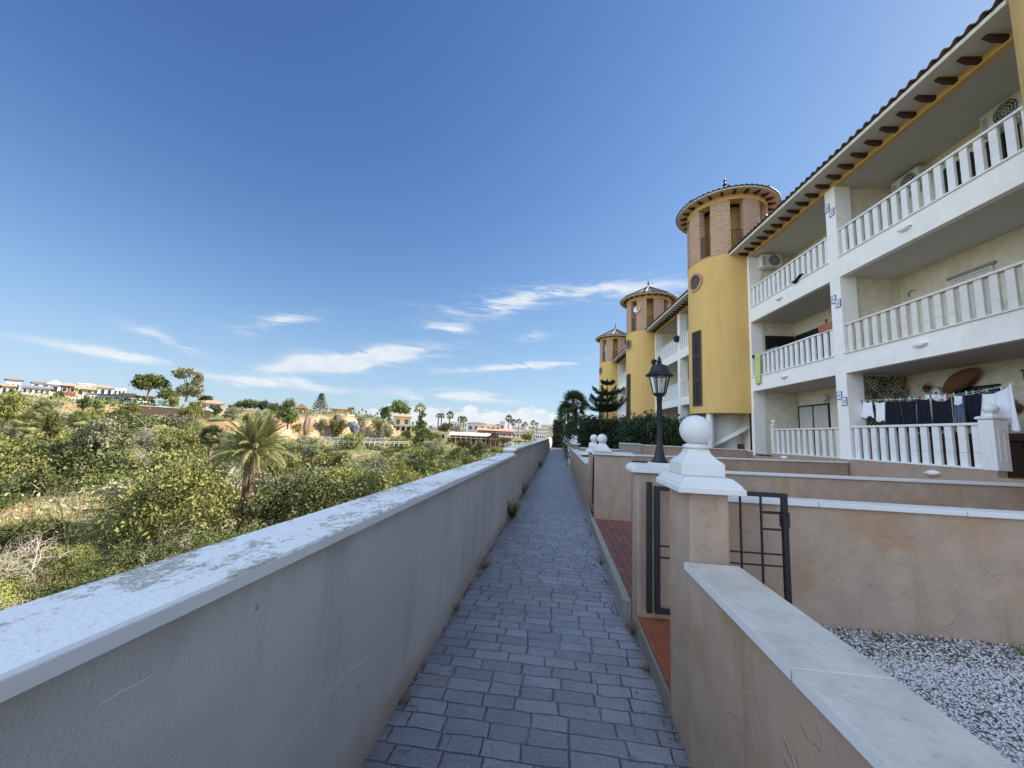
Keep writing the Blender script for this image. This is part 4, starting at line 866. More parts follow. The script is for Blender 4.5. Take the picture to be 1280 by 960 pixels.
t = bthing('hanging_plant', 'small green plant in a wall pot left of the birdhouse', 'plant', DEP-.12, 3.72, 3.2)
MB().lathe([(.03, 0), (.07, .1), (.075, .12)], (0, 0, 0), 12).build('pot', 'pot', t); c_ = rng.normal(size=(200, 3))*np.array([.04, .06, .06])+np.array([-.02, 0, .12]); V, F = leaf_quads(c_, .3, .022, 200); npmesh('foliage', V, F, 'leaf_dark', t)
t = bthing('hanging_plant', 'dried twig wreath on the left ground floor back wall', 'plant', DEP-.08, 7.25, 3.40)
m = MB()
for k in range(26): a = rng.uniform(0, 6.28); m.tube([(0, 0, 0), (-.03, .12*math.cos(a), .12*math.sin(a)), (-.05, .2*math.cos(a+.3), .2*math.sin(a+.3)-.03)], .005, 4)
m.build('twigs', 'leaf_dry', t)
for s, z, l in ((1.93, 2.68, 'round dark wicker basket on the back wall right of the white sheet'),):
    t = bthing('wall_basket', l, 'basket', DEP-.10, s, z); MB().sphere((0, 0, 0), .13, 16, 12, sz=.85).tube([(0, .08*math.cos(a), .08+.10*math.sin(a)) for a in np.linspace(0, PI, 9)], .012, 6).build('body', 'wicker', t, True)
t = bthing('wind_chime', 'driftwood wind chime on the wall at the right edge of the laundry balcony', 'wind chime', DEP-.1, 1.45, 3.42)
m = MB().tube([(0, .28, .05), (0, -.3, -.02)], .015, 6).tube([(0, .2, .05), (0, 0, .4), (0, -.2, 0)], .004, 4)
for k in range(7): m.tube([(0, .24-.08*k, .03), (.01, .24-.08*k, -.18-.12*(k % 3))], .009, 5)
m.build('sticks', 'wood_dark', t)
def chair(label, n, s, rz):
    t = bthing('wicker_armchair', label, 'chair', n, s, 1.216, None, rz)
    m = MB().lathe([(.26, .40), (.27, .43), (.001, .44)], (0, 0, 0), 20); m.build('seat', 'wicker', t, True)
    m = MB()
    for a in np.linspace(-1.9, 1.9, 15): m.tube([(.24*math.cos(a), .24*math.sin(a), .43), (.33*math.cos(a), .33*math.sin(a), .62+.42*max(0, math.cos(a/1.25))**.8)], .012, 5)
    m.tube([(.33*math.cos(a), .33*math.sin(a), .62+.42*max(0, math.cos(a/1.25))**.8) for a in np.linspace(-1.9, 1.9, 19)], .022, 7); m.build('backrest', 'wicker', t)
    for a in (.8, 2.3, 3.9, 5.4): MB().tube([(.2*math.cos(a), .2*math.sin(a), .42), (.24*math.cos(a), .24*math.sin(a), 0)], .015, 6).build('leg', 'wicker', t)
chair('brown wicker armchair behind the white balustrade post', 1.0, .75, .3); chair('second wicker armchair deeper behind the laundry', 1.1, 2.9, 1.2)
t = bthing('garden_table', 'dark wooden table among the clutter behind the white balustrade', 'table', .95, 1.9, 1.216)
MB().box(-.35, .35, -.5, .5, .68, .72).build('tabletop', 'wood_dark', t)
for a, b in ((-.3, -.45), (.3, -.45), (-.3, .45), (.3, .45)): MB().box(a-.03, a+.03, b-.03, b+.03, 0, .68).build('leg', 'wood_dark', t)
t = bthing('cabinet', 'dark brown cabinet standing against the back wall at the right edge', 'cabinet', 1.45, .25, 1.216)
MB().box(-.25, .28, -.5, .5, 0, .95).build('body', 'h_brown', t); MB().box(-.27, -.252, -.48, -.01, .05, .9).box(-.27, -.252, .01, .48, .05, .9).build('door', 'wood_dark', t)
t = bthing('gas_bottle', 'red bottle standing behind the white balustrade beside the column', 'bottle', .4, 4.05, 1.216)
MB().lathe([(.001, 0), (.12, .01), (.13, .05), (.13, .38), (.08, .46), (.03, .48), (.03, .53), (.001, .53)], (0, 0, 0), 16).build('body', 'red', t, True)
t = bthing('cushion', 'blue cushion behind the middle balcony rail of the second block', 'cushion', .25, 12.4+6.9, 4.35); MB().box(0, .12, -.3, .3, 0, .42).build('cushion', 'blue_tile', t, bevel=.04)
for s, z, l in ((12.4+4.45, 7.9, 'black lantern fixed to the column of the second block'), (12.4+8.98, 7.3, 'black lantern beside the third tower at balcony height')):
    t = bthing('wall_lantern', l, 'wall lamp', -.12, s, z, 'black wall lanterns on the second block'); MB().sqlathe([(.03, -.2), (.11, -.14), (.16, .1), (.17, .12), (.03, .24)], (0, 0, 0)).build('lantern', 'iron', t); MB().box(0, .12, -.015, .015, .10, .13).build('bracket', 'iron', t)
t = bthing('satellite_dish', 'white satellite dish on the brick drum of the third tower', 'satellite dish', -1.15, 12.4+9.6, 11.5)
MB().lathe([(.001, 0), (.14, .015), (.25, .06), (.30, .10)], (0, 0, 0), 24).build('dish', 'rail_white', t, True).rotation_euler = (0, -PI/2+.2, .7)
MB().tube([(0, 0, 0), (.2, .2, -.15)], .02, 6).build('arm', 'ac', t)
# ------------------------------------------------------------------ gravel and litter
def octas(P, size, mat, name, flat=.6):
    n = len(P); base = np.array([(1, 0, 0), (-1, 0, 0), (0, 1, 0), (0, -1, 0), (0, 0, 1), (0, 0, -1)], float)
    sz = rng.uniform(.6, 1.3, (n, 1, 3))*size; sz[:, :, 2] *= flat; V = base[None]*sz*(1+.25*rng.normal(size=(n, 6, 1)))
    a = rng.uniform(0, 2*PI, n); ca, sa = np.cos(a), np.sin(a); b = rng.normal(0, .4, n)
    x = V[:, :, 0]*ca[:, None]-V[:, :, 1]*sa[:, None]; y = V[:, :, 0]*sa[:, None]+V[:, :, 1]*ca[:, None]; z = V[:, :, 2]+x*np.sin(b)[:, None]
    V = np.stack([x, y, z], 2)+P[:, None]
    f = np.array([(0, 2, 4), (2, 1, 4), (1, 3, 4), (3, 0, 4), (2, 0, 5), (1, 2, 5), (3, 1, 5), (0, 3, 5)])
    return npmesh(name, V.reshape(-1, 3), (f[None]+6*np.arange(n)[:, None, None]).reshape(-1, 3), mat)
n_ = 90000; P = np.stack([rng.uniform(.93, 5.6, n_), rng.uniform(.75, 3.80, n_), np.full(n_, .104)], 1)
dn = np.array([mnoise.noise(Vector((p[0]*2.2, p[1]*2.2, 0))) for p in P[:, :]]); P[:, 2] += .008*dn+rng.uniform(-.004, .012, n_)
keep = (P[:, 1] < 3.62+.1*dn) | (rng.random(n_) < .35)
P = P[keep]; dark = rng.random(len(P)) < np.clip(.06+.33*(P[:, 1] > 3.35)+.1*dn[keep], .03, .6)
tag(octas(P[~dark], .0108, 'white_gravel', 'white_gravel'), 'white marble chippings covering the near garden', 'gravel', kind='stuff')
tag(octas(P[dark], .0105, 'gravel_dark', 'dark_gravel'), 'dark chips and dirt scattered through the white gravel', 'gravel', kind='stuff')
m = MB()
for k in range(46):
    side = random.random(); x = random.uniform(-.75, .6) if side < .35 else (random.uniform(.45, .68) if side < .8 else random.uniform(-.85, -.7)); y = random.uniform(1.9, 3.0) if side < .35 else random.uniform(2.0, 8)
    a = random.uniform(0, 6.28); l = random.uniform(.02, .065); c = random.uniform(-.8, .8)
    m.tube([(x, y, .004), (x+l*math.cos(a), y+l*math.sin(a), .007), (x+l*math.cos(a)+l*math.cos(a+c), y+l*math.sin(a)+l*math.sin(a+c), .004)], .0011, 4)
for k in range(40): 
    x, y = random.choice([(random.uniform(.5, .68), random.uniform(2.6, 7)), (random.uniform(-.86, -.7), random.uniform(2, 9))]); a = random.uniform(0, 6); s = random.uniform(.006, .014)
    m.add([(x-s*math.cos(a), y-s*math.sin(a), .003), (x-s*.4*math.sin(a), y+s*.4*math.cos(a), .009), (x+s*math.cos(a), y+s*math.sin(a), .004), (x+s*.4*math.sin(a), y-s*.4*math.cos(a), .003)], [(0, 1, 2, 3)])
tag(m.build('leaf_litter', 'wood_dark'), 'dry twigs and leaf bits scattered on the stamped path', 'litter', kind='stuff')
n_ = 2600; s_ = rng.random(n_) < .5; y_ = rng.uniform(1.2, 14, n_); cl = np.array([mnoise.noise(Vector((yy*2.1, 4.0*float(q), 0))) for yy, q in zip(y_, s_)]); kp = cl > .02
P = np.stack([np.where(s_, XL+.0+np.abs(rng.normal(0, .018, n_)), XR-.085*(y_ > 3.8)-.01-np.abs(rng.normal(0, .03, n_))), y_, np.full(n_, .004)], 1)[kp]
tag(octas(P, .006, 'earth', 'dirt_crumbs', .5), 'crumbs of soil gathered along both path edges', 'dirt', kind='stuff')
# ------------------------------------------------------------------ plants
def blade_plant(label, x, y, z, h, n, mat, spread=.5, group='weeds growing at the foot of the walls', name='weed', cat='weed', lean=0):
    t = thing(name, label, cat, (x, y, z), 0, group); vs = []; fs = []; sm = MB()
    for k in range(n):
        a = rng.uniform(0, 2*PI); hh = h*rng.uniform(.5, 1); d = spread*h*rng.uniform(.2, 1)
        tip = Vector((d*math.cos(a)+lean, d*math.sin(a), hh)); sm.tube([(0, 0, 0), tip*.5+Vector((0, 0, .1*hh)), tip], [.003, .002, .001], 4)
        for q in np.linspace(.25, 1, 9):
            p = tip*q; 
            for s_ in range(2):
                b = rng.uniform(0, 6.28); L = h*.20*rng.uniform(.6, 1.2); dv = Vector((math.cos(b), math.sin(b), rng.uniform(.1, .9))).normalized(); w = dv.cross(Vector((0, 0, 1))).normalized()*L*.16
                i = len(vs); vs += [p, p+dv*L*.5+w, p+dv*L, p+dv*L*.5-w]; fs.append((i, i+1, i+2, i+3))
    npmesh('leaves', [tuple(v) for v in vs], fs, mat, t); sm.build('stems', mat, t)
blade_plant('leafy green plant sprouting at the foot of the grey parapet', -.79, 7.4, 0, .40, 26, 'leaf_yellow', .5)
blade_plant('ragged weed by the grey parapet nearer than the leafy green plant', -.82, 4.7, 0, .17, 14, 'leaf_dry', .7)
blade_plant('tiny weed by the grey parapet, lowest in the picture', -.84, 2.42, 0, .05, 14, 'leaf_dry', .9)
blade_plant('small tuft by the grey parapet between two bigger weeds', -.84, 3.6, 0, .07, 10, 'leaf_mid', .8)
blade_plant('pale stalky weed by the grey parapet beyond the leafy plant', -.82, 10.4, 0, .45, 12, 'leaf_grey', .3)
blade_plant('far dark weed by the grey parapet', -.80, 19, 0, .5, 12, 'leaf_dark', .5)
blade_plant('dead brown weed at the lantern pillar foot', .655, 3.55, 0, .09, 20, 'leaf_dry', .9)
blade_plant('brown creeping weed beside the speckled threshold', .65, 3.05, 0, .06, 16, 'leaf_dry', 1.1)
blade_plant('small weed at the kerb of the red terrace', .60, 5.3, 0, .09, 12, 'leaf_dry', .9)
for k, (x, y, h) in enumerate(((3.55, 3.6, .09), (3.85, 3.62, .13), (4.15, 3.6, .12), (4.45, 3.62, .14), (2.6, 3.68, .06), (3.0, 3.7, .05))):
    blade_plant('low green weed growing in the gravel against the stucco cross wall', x, y, .105, h, 14, 'leaf_mid' if k < 4 else 'leaf_dry', 1.0, 'low green weeds at the edge of the white gravel')
def crown_pts(blobs, n, clump=.22, nclump=40, shell=.55):
    w = np.array([b[3]*b[4]*b[5] for b in blobs])**.67; w /= w.sum(); out = []
    for b, wk in zip(blobs, w):
        nb = max(6, int(n*wk)); nc = max(5, int(nclump*wk)); d = rng.normal(size=(nc, 3)); d /= np.linalg.norm(d, axis=1)[:, None]
        r = rng.uniform(shell, 1.0, (nc, 1)); cc = d*r; k = rng.integers(0, nc, nb); cs = clump*rng.uniform(.6, 1.3, nc)[k][:, None]
        p = cc[k]+rng.normal(size=(nb, 3))*cs; out.append(p*np.array(b[3:6])+np.array(b[:3]))
    return np.concatenate(out)
def bush_mesh(kind, n, leaf, seed):
    r0 = np.random.default_rng(seed); nb = r0.integers(4, 8)
    blobs = [(r0.uniform(-.55, .55), r0.uniform(-.55, .55), r0.uniform(.25, .75), r0.uniform(.35, .6), r0.uniform(.35, .6), r0.uniform(.3, .5)) for _ in range(nb)]+[(0, 0, .35, .75, .75, .45)]
    P = crown_pts(blobs, n, .17, 90, .7); P = P[P[:, 2] > -.05]; return leaf_quads(P, .25, leaf, len(P))
KINDS = {'mid': ('leaf_mid', 'rounded mid green bush among the scrub filling the valley', 'mid green bushes of the valley'), 'yellow': ('leaf_yellow', 'bright yellow green bush among the valley scrub', 'yellow green bushes of the valley'),
         'dark': ('leaf_dark', 'dark green dense bush among the valley scrub', 'dark green bushes of the valley'), 'grey': ('leaf_grey', 'silver grey feathery bush among the valley scrub', 'silver grey bushes of the valley')}
protos = {}
def mkproto(key, mat, n, leaf, seed):
    V, F = bush_mesh(key, n, leaf, seed); me_o = npmesh('foliage', V, F, mat); me = me_o.data; D.objects.remove(me_o)
    st = MB()
    for k in range(7):
        a = rng.uniform(0, 6.28); r = rng.uniform(.2, .6); st.tube([(0, 0, -.1), (.4*r*math.cos(a), .4*r*math.sin(a), .25), (r*math.cos(a), r*math.sin(a), .6)], [.035, .025, .01], 5)
    so_ = st.build('stems', 'bark_grey'); sm = so_.data; D.objects.remove(so_); return me, sm
for kk, (mt, _, _) in KINDS.items():
    for v in range(2): protos[(kk, 'near', v)] = mkproto(kk, mt, 17000, .0175, 10+v+len(kk)); protos[(kk, 'far', v)] = mkproto(kk, mt, 5200, .036, 20+v)
def put_bush(kind, x, y, s, near, sz=1.0, label=None, sink=.12):
    mt, lab, grp = KINDS[kind]; t = thing('shrub', label or lab, 'shrub', (x, y, terrain(x, y)-sink*s), rng.uniform(0, 6.28), None if label else grp, (s, s*rng.uniform(.8, 1.2), s*sz))
    me, sm = protos[(kind, 'near' if near else 'far', int(rng.integers(0, 2)))]
    for nme, d in (('foliage', me), ('stems', sm)):
        o = D.objects.new(nme, d); COL.objects.link(o); o.parent = t
random.seed(11); count = 0
keepout = [at(322, 26)+(1.6,), at(60, 30)+(2.5,), at(5, 24)+(1.5,), at(100, 13)+(2.2,)]
placed = []
def try_bush(a, r, s, kinds, sz=1.0, ov=.62):
    global count
    x, y = -r*math.sin(a), r*math.cos(a)
    if x > -1.3-s*.75: return False
    if any(math.hypot(x-k[0], y-k[1]) < k[2]+s*.5 for k in keepout): return False
    if any(math.hypot(x-p[0], y-p[1]) < (s+p[2])*ov for p in placed): return False
    placed.append((x, y, s)); put_bush(random.choice(kinds), x, y, s, r < 26, sz); count += 1; return True
# a dense strip of dark bushes just beyond the parapet
for y in np.arange(2.5, 60, 1.6):
    x = -1.5-random.uniform(1.2, 2.2)-(0 if y > 8 else 0); a = math.atan2(-x, y); try_bush(a, math.hypot(x, y), random.uniform(1.0, 1.45), ['dark', 'mid', 'mid'], 1.0, .45)
for ring in ((6, 14, 40, .9, 1.7), (12, 24, 62, 1.3, 2.5), (22, 40, 66, 1.5, 2.9), (38, 60, 58, 1.8, 3.4), (58, 92, 50, 1.8, 3.8)):
    k = 0; tries = 0
    while k < ring[2] and tries < 1500:
        tries += 1; a = math.radians(random.uniform(5 if ring[0] > 30 else 9, 60 if k < ring[2]*.8 else 78)); r = math.sqrt(random.uniform(ring[0]**2, ring[1]**2)); s = random.uniform(ring[3], ring[4])
        cl = mnoise.noise(Vector((r*math.sin(a)*.07, r*math.cos(a)*.07, 5)))
        ks = ['mid', 'mid', 'yellow', 'dark'] if cl > .05 else (['dark', 'mid', 'grey', 'dark'] if cl > -.2 else ['grey', 'mid', 'yellow', 'dark'])
        k += try_bush(a, r, s, ks, random.uniform(.75, 1.1) if r > 20 else random.uniform(.8, 1.05), .70 if r > 20 else .66)
# ground cover : scrub tufts and dry grass, each one mass
def scrub(name, label, mat, n, r0, r1, lf, per, cl_r, seed, thr=-.1):
    out = []; lr = random.Random(seed)
    for k in range(n):
        a = math.radians(lr.uniform(3, 78)); r = math.sqrt(lr.uniform(r0**2, r1**2)); x, y = -r*math.sin(a), r*math.cos(a)
        if x > -1.7 or mnoise.noise(Vector((x*.09, y*.09, seed))) < thr: continue
        z = terrain(x, y); R = cl_r*lr.uniform(.5, 1.4)
        out.append(rng.normal(size=(per, 3))*np.array([R*.5, R*.5, R*.28])+np.array([x, y, z+R*.22]))
    P = np.concatenate(out); V, F = leaf_quads(P, .5, lf, len(P)); tag(npmesh(name, V, F, mat), label, 'scrub', kind='stuff')
scrub('low_scrub', 'low green scrub covering the valley floor', 'leaf_mid', 420, 5, 45, .04, 70, .7, 3, .0)
scrub('low_scrub', 'low scrub on the far slopes of the valley', 'leaf_mid', 1100, 42, 120, .17, 28, 1.6, 4, -.25)
scrub('low_scrub', 'grey low scrub between the bushes', 'leaf_grey', 1200, 15, 110, .12, 26, 1.2, 6, .0)
scrub('dry_scrub', 'brown dry brush on the valley slopes', 'twig', 1000, 12, 110, .08, 26, 1.2, 8, .05)
scrub('plateau_scrub', 'scrub and garden plants around the far houses', 'leaf_dark', 700, 100, 260, .35, 26, 2.4, 12, -.1)
def grass(n, r0, r1, h, seed, mat='grass_dry'):
    lr = np.random.default_rng(seed); a = np.radians(lr.uniform(5, 80, n)); r = np.sqrt(lr.uniform(r0**2, r1**2, n)); x = -r*np.sin(a); y = r*np.cos(a)
    kp = (x < -1.5); x, y = x[kp], y[kp]; kp = np.array([mnoise.noise(Vector((p*.25, q*.25, 2))) > -.25 for p, q in zip(x, y)]); x, y = x[kp], y[kp]
    z = np.array([terrain(p, q) for p, q in zip(x, y)]); m = len(x); hh = h*lr.uniform(.4, 1.2, m); b = lr.uniform(0, 6.28, m); w = .006*(1+r0*.12)
    dx, dy = lr.normal(0, .3, m)*hh, lr.normal(0, .3, m)*hh
    V = np.stack([np.stack([x-w*np.cos(b), y-w*np.sin(b), z], 1), np.stack([x+w*np.cos(b), y+w*np.sin(b), z], 1), np.stack([x+dx, y+dy, z+hh], 1)], 1).reshape(-1, 3)
    return npmesh('dry_grass', V, np.arange(3*m).reshape(-1, 3), mat)
tag(grass(50000, 6, 22, .45, 1), 'pale dry grass between the nearer bushes', 'grass', kind='stuff'); tag(grass(40000, 20, 60, .6, 2), 'pale dry grass on the far valley floor', 'grass', kind='stuff')
def twig_bush(label, x, y, s, group='bare grey bushes with tangled twigs'):
    t = thing('bare_bush', label, 'bush', (x, y, terrain(x, y)+(.35 if group.startswith('dead') else .1)), 0, group); m = MB()
    def br(p, d, L, r, dep):
        pts = [p]; q = p
        for i in range(4): d = (d+Vector(rng.normal(size=3))*.35).normalized(); q = q+d*L/4; pts.append(q)
        m.tube(pts, [r*(1-.13*i) for i in range(5)], 4, False)
        if dep:
            for k in range(4 if dep > 1 else 3): br(pts[random.randint(1, 4)], (d+Vector(rng.normal(size=3))*.9+Vector((0, 0, .2))).normalized(), L*.62, r*.55, dep-1)
    for k in range(9): br(Vector((rng.normal()*.15*s, rng.normal()*.15*s, 0)), Vector((rng.normal(), rng.normal(), .7)).normalized(), s, .030*s**.5, 3)
    m.build('twigs', 'twig', t)
for k, (px, r, s) in enumerate(((105, 11.5, 1.1), (75, 11.2, .9), (130, 13, 1.0), (20, 12, 1.0), (210, 17, 1.0), (60, 21, 1.2), (250, 22, 1.3), (300, 38, 2.0), (200, 46, 2.4), (470, 48, 2), (180, 60, 2.6))):
    x, y = at(px, r); twig_bush('tangled bare grey bush lying among the scrub' if k > 3 else 'tangle of pale dead branches close beyond the parapet', x, y, s, 'dead branches close to the parapet' if k <= 3 else 'bare grey bushes with tangled twigs')
def tube_tree_trunk(t, h, r, lean=(0, 0), mat='bark', limbs=(), ):
    m = MB(); m.tube([(lean[0]*q*q*h, lean[1]*q*q*h, h*q-.3*(q == 0)) for q in np.linspace(0, 1, 7)], [r*(1.25-.6*q) for q in np.linspace(0, 1, 7)], 10)
    top = Vector((lean[0]*h, lean[1]*h, h))
    for l in limbs: 
        st = Vector((lean[0]*h*.7, lean[1]*h*.7, h*.75)); e = Vector(l); m.tube([st, st.lerp(e, .5)+Vector((0, 0, .15*(e-st).length)), e], [r*.55, r*.4, r*.15], 7)
    m.build('trunk', mat, t, True)
def tree(label, px, dist, ybase, ytop, wpx, mat='leaf_pine', trunk='bark', style='pine', group='trees around the far houses', n=5200, name='tree', cat='tree', seed=0, bare=.35):
    x, y = at(px, dist); zb = zat(px, ybase, dist); zt = zat(px, ytop, dist); H = zt-zb; x0, y0 = at(px-wpx/2, dist); x1, y1 = at(px+wpx/2, dist); Wd = math.hypot(x1-x0, y1-y0)/2
    t = thing(name, label, cat, (x, y, zb), 0, group); lr = np.random.default_rng(seed+100); ch = H*(1-bare); blobs = []
    if style == 'pine':
        Wd *= 1.25
        for k in range(9): a = lr.uniform(0, 6.28); q = lr.uniform(.15, .8); blobs.append((Wd*.7*q*math.cos(a), Wd*.7*q*math.sin(a), H*bare+ch*(.72-.35*q+lr.uniform(-.1, .1)), Wd*.38, Wd*.38, ch*.22))
        blobs.append((0, 0, H-ch*.3, Wd*.5, Wd*.5, ch*.3))
    elif style == 'euc':
        for k in range(13): a = lr.uniform(0, 6.28); q = lr.uniform(.2, 1); blobs.append((Wd*.72*q*math.cos(a), Wd*.72*q*math.sin(a), H*bare+ch*lr.uniform(.12, .88), Wd*.31, Wd*.31, ch*.17))
    elif style == 'cone':
        for k in range(9): q = k/8; a = lr.uniform(0, 6.28); blobs.append((Wd*.35*(1-q)*math.cos(a), Wd*.35*(1-q)*math.sin(a), H*bare+ch*(.1+.8*q), Wd*(.75*(1-q*.75)), Wd*(.75*(1-q*.75)), ch*.14))
    else:
        for k in range(8): a = lr.uniform(0, 6.28); q = lr.uniform(.1, .7); blobs.append((Wd*q*math.cos(a)*.8, Wd*q*math.sin(a)*.8, H*bare+ch*lr.uniform(.25, .75), Wd*.42, Wd*.42, ch*.27))
    tube_tree_trunk(t, H*(bare+.25), max(.12, H*.028), (lr.uniform(-.05, .05), lr.uniform(-.05, .05)), trunk, [(b[0]*.9, b[1]*.9, b[2]) for b in blobs[:8]])
    P = crown_pts(blobs, n, .20, 150, .6); V, F = leaf_quads(P, .4, Wd*.040+.02, len(P)); npmesh('crown', V, F, mat, t); return t
GT = 'trees around the far houses'
tree('broad stone pine with a flat crown on the left skyline', 180, 118, 502, 466, 54, seed=1, bare=.22, n=11000)
tree('tall pale eucalyptus with an airy crown on the left skyline', 229, 118, 501, 461, 50, 'leaf_grey', 'bark_grey', 'euc', seed=2, bare=.12, n=12000)
tree('spreading lower pine touching the right of the stone pine', 203, 112, 505, 484, 34, seed=3, bare=.15)
tree('bushy light green tree below the eucalyptus', 243, 96, 527, 497, 36, 'leaf_mid', seed=4, bare=.05, style='round')
tree('dark pointed shrubs beside the orange roofed villa', 255, 125, 503, 493, 22, 'leaf_dark', seed=5, style='round', bare=.1)
tree('dark round tree right of the orange roofed villa', 306, 112, 512, 494, 38, 'leaf_dark', seed=6, style='round', bare=.1)
tree('row of dark cypress tips above the cream garden wall', 326, 112, 513, 498, 22, 'leaf_hedge', seed=7, style='round', bare=.05)
tree('bright pine beside the head of the tall palm', 360, 94, 535, 500, 40, seed=8, bare=.15, style='round', n=6500)
tree('green bush hanging over the ochre cliff', 423, 98, 547, 521, 28, 'leaf_mid', seed=9, style='round', bare=.02)
tree('violet flowering bush spilling over the ochre cliff', 439, 100, 542, 526, 27, 'leaf_violet', seed=10, style='round', bare=.02)
tree('grey green bushes right of the violet bush on the cliff top', 452, 104, 535, 518, 26, 'leaf_grey', seed=11, style='round', bare=.02)
tree('dark pine left of the yellow tower house', 479, 118, 529, 508, 24, 'leaf_dark', seed=12, style='round', bare=.1)
tree('tall umbrella pine above the yellow tower house', 498, 122, 530, 500, 30, seed=13, bare=.2)
tree('green shrub below the dark pine on the cliff', 473, 103, 541, 521, 24, 'leaf_mid', seed=14, style='round', bare=.02)
tree('grey olive beside the arches of the yellow house', 487, 98, 548, 527, 20, 'leaf_grey', seed=15, style='round', bare=.05)
tree('big dark green tree in front of the palm, right of the yellow house', 527, 96, 563, 514, 36, seed=16, bare=.08, style='cone', n=8500)
tree('dark shrub left of the white house on the right', 557, 125, 541, 528, 20, 'leaf_dark', seed=17, style='round', bare=.05)
tree('brownish tree before the white house with the dark roof', 571, 130, 541, 531, 22, 'twig', seed=18, style='round', bare=.05)
tree('yellow green bush near the far end of the parapet', 657, 130, 550, 541, 22, 'leaf_yellow', seed=19, style='round', bare=.02)
tree('dark green bush left of the long shed', 603, 90, 563, 549, 20, 'leaf_mid', seed=20, style='round', bare=.02)
tree('silver grey bush nearer than the far fence', 395, 52, 575, 553, 34, 'leaf_grey', seed=21, style='round', bare=.02)
tree('pale feathery tamarisk at the foot of the tall palm', 345, 24, 640, 590, 50, 'leaf_grey', seed=22, style='round', bare=.02, n=8000)
tree('feathery grey green tree in the middle of the valley', 130, 42, 565, 522, 70, 'leaf_grey', seed=23, style='round', bare=.05, n=9000)
tree('bushy tree between the fan palms on the left', 65, 52, 555, 512, 40, 'leaf_mid', seed=24, style='round', bare=.05, n=7000)
tree('light green tree above the red earth bank', 160, 84, 520, 501, 40, 'leaf_mid', seed=25, style='round', bare=.02)
tree('green tree below the white houses at the left edge', 12, 60, 530, 487, 50, 'leaf_mid', seed=26, style='round', bare=.02, n=7000)
tree('dark tree in the gap below the long grey house', 103, 86, 512, 492, 24, 'leaf_dark', seed=27, style='round', bare=.02)
for k, (px, d, yb, yt, w, mt, lab) in enumerate(((70, 118, 500, 486, 20, 'leaf_dark', 'dark shrub before the cream house on the left skyline'), (22, 105, 503, 488, 26, 'leaf_mid', 'green tree below the long low white building'), (118, 96, 512, 497, 26, 'leaf_mid', 'bushy tree under the row of dark windows'), (215, 104, 510, 494, 28, 'leaf_mid', 'leafy tree at the foot of the eucalyptus'),
    (268, 104, 520, 506, 22, 'leaf_dark', 'round shrub below the wide orange roofed villa'), (290, 98, 525, 508, 30, 'leaf_grey', 'grey bush on the slope below the dark round tree'), (340, 105, 520, 503, 24, 'leaf_dark', 'dark tree behind the head of the tall palm'), (385, 99, 545, 530, 22, 'leaf_mid', 'bush growing out of the left part of the ochre cliff'),
    (462, 100, 548, 532, 20, 'leaf_grey', 'grey shrub at the foot of the ochre cliff'), (545, 100, 556, 541, 24, 'leaf_mid', 'green shrub right of the big dark green tree'), (583, 95, 562, 550, 22, 'leaf_dark', 'dark shrub in front of the long shed'), (630, 110, 556, 546, 18, 'leaf_mid', 'small tree before the white row'), (230, 90, 522, 508, 26, 'leaf_yellow', 'yellow green tree on the slope under the turquoise cabin'), (312, 86, 532, 514, 26, 'leaf_mid', 'small tree left of the tall palm'), (402, 98, 540, 523, 18, 'leaf_grey', 'grey bush low on the middle of the ochre cliff'), (370, 98, 548, 528, 26, 'leaf_mid', 'bush at the left foot of the ochre cliff right of the tall palm'), (508, 97, 552, 538, 22, 'leaf_mid', 'bush below the cream arcade'), (451, 98, 552, 541, 20, 'leaf_mid', 'low bush below the violet flowers'), (335, 96, 536, 520, 24, 'leaf_grey', 'grey bush behind the fronds of the tall palm'))):
    tree(lab, px, d, yb, yt, w, mt, style='round', seed=60+k, bare=.03, n=3600)
t = thing('norfolk_pine', 'slender sparse araucaria on the skyline above the cliff', 'tree', (*at(398, 115), zat(398, 519, 115)))
H = zat(398, 491, 115)-zat(398, 519, 115); m = MB().tube([(0, 0, 0), (0, 0, H)], [.18, .03], 8); P = []
for k in range(11):
    z = H*(.25+.07*k); L = 2.0*(1-k/11.5)+.25
    for b in range(6):
        a = b*PI/3+k*.5; m.tube([(0, 0, z), (L*math.cos(a), L*math.sin(a), z+.15*L)], .035, 4); q = rng.uniform(.25, 1, 40)[:, None]; P.append(np.array([[L*math.cos(a), L*math.sin(a), .15*L]])*q+np.array([0, 0, z])+rng.normal(size=(40, 3))*.10)
m.build('trunk', 'bark', t); P = np.concatenate(P); V, F = leaf_quads(P, .4, .10, len(P)); npmesh('crown', V, F, 'leaf_dark', t)
def frond(vs, fs, o, a, el, L, drop, pairs=22, wl=.16, lw=.022):
    d0 = Vector((math.cos(a)*math.cos(el), math.sin(a)*math.cos(el), math.sin(el))); side = Vector((-math.sin(a), math.cos(a), 0)); p = o.copy(); d = d0.copy(); seg = pairs; prev = p.copy(); 
    for i in range(seg):
        q = i/seg; d = (d-Vector((0, 0, drop*q*2.2/seg))).normalized(); n = p+d*(L/seg); up = side.cross(d)
        w = .018*(1-q)+.004; k = len(vs); vs += [p-side*w, n-side*w*.9, n+side*w*.9, p+side*w]; fs.append((k, k+1, k+2, k+3))
        if q > .12:
            ll = wl*L*(math.sin(PI*(q*.86+.10))**.7)*rng.uniform(.85, 1.1)
            for s in (-1, 1):
                dv = (side*s*.8+d*.65+up*.22-Vector((0, 0, .15+.35*q))).normalized(); k = len(vs); ww = d*lw*L/2.4
                vs += [p, p+dv*ll*.5+ww, p+dv*ll, p+dv*ll*.5-ww]; fs.append((k, k+1, k+2, k+3))
        p = n
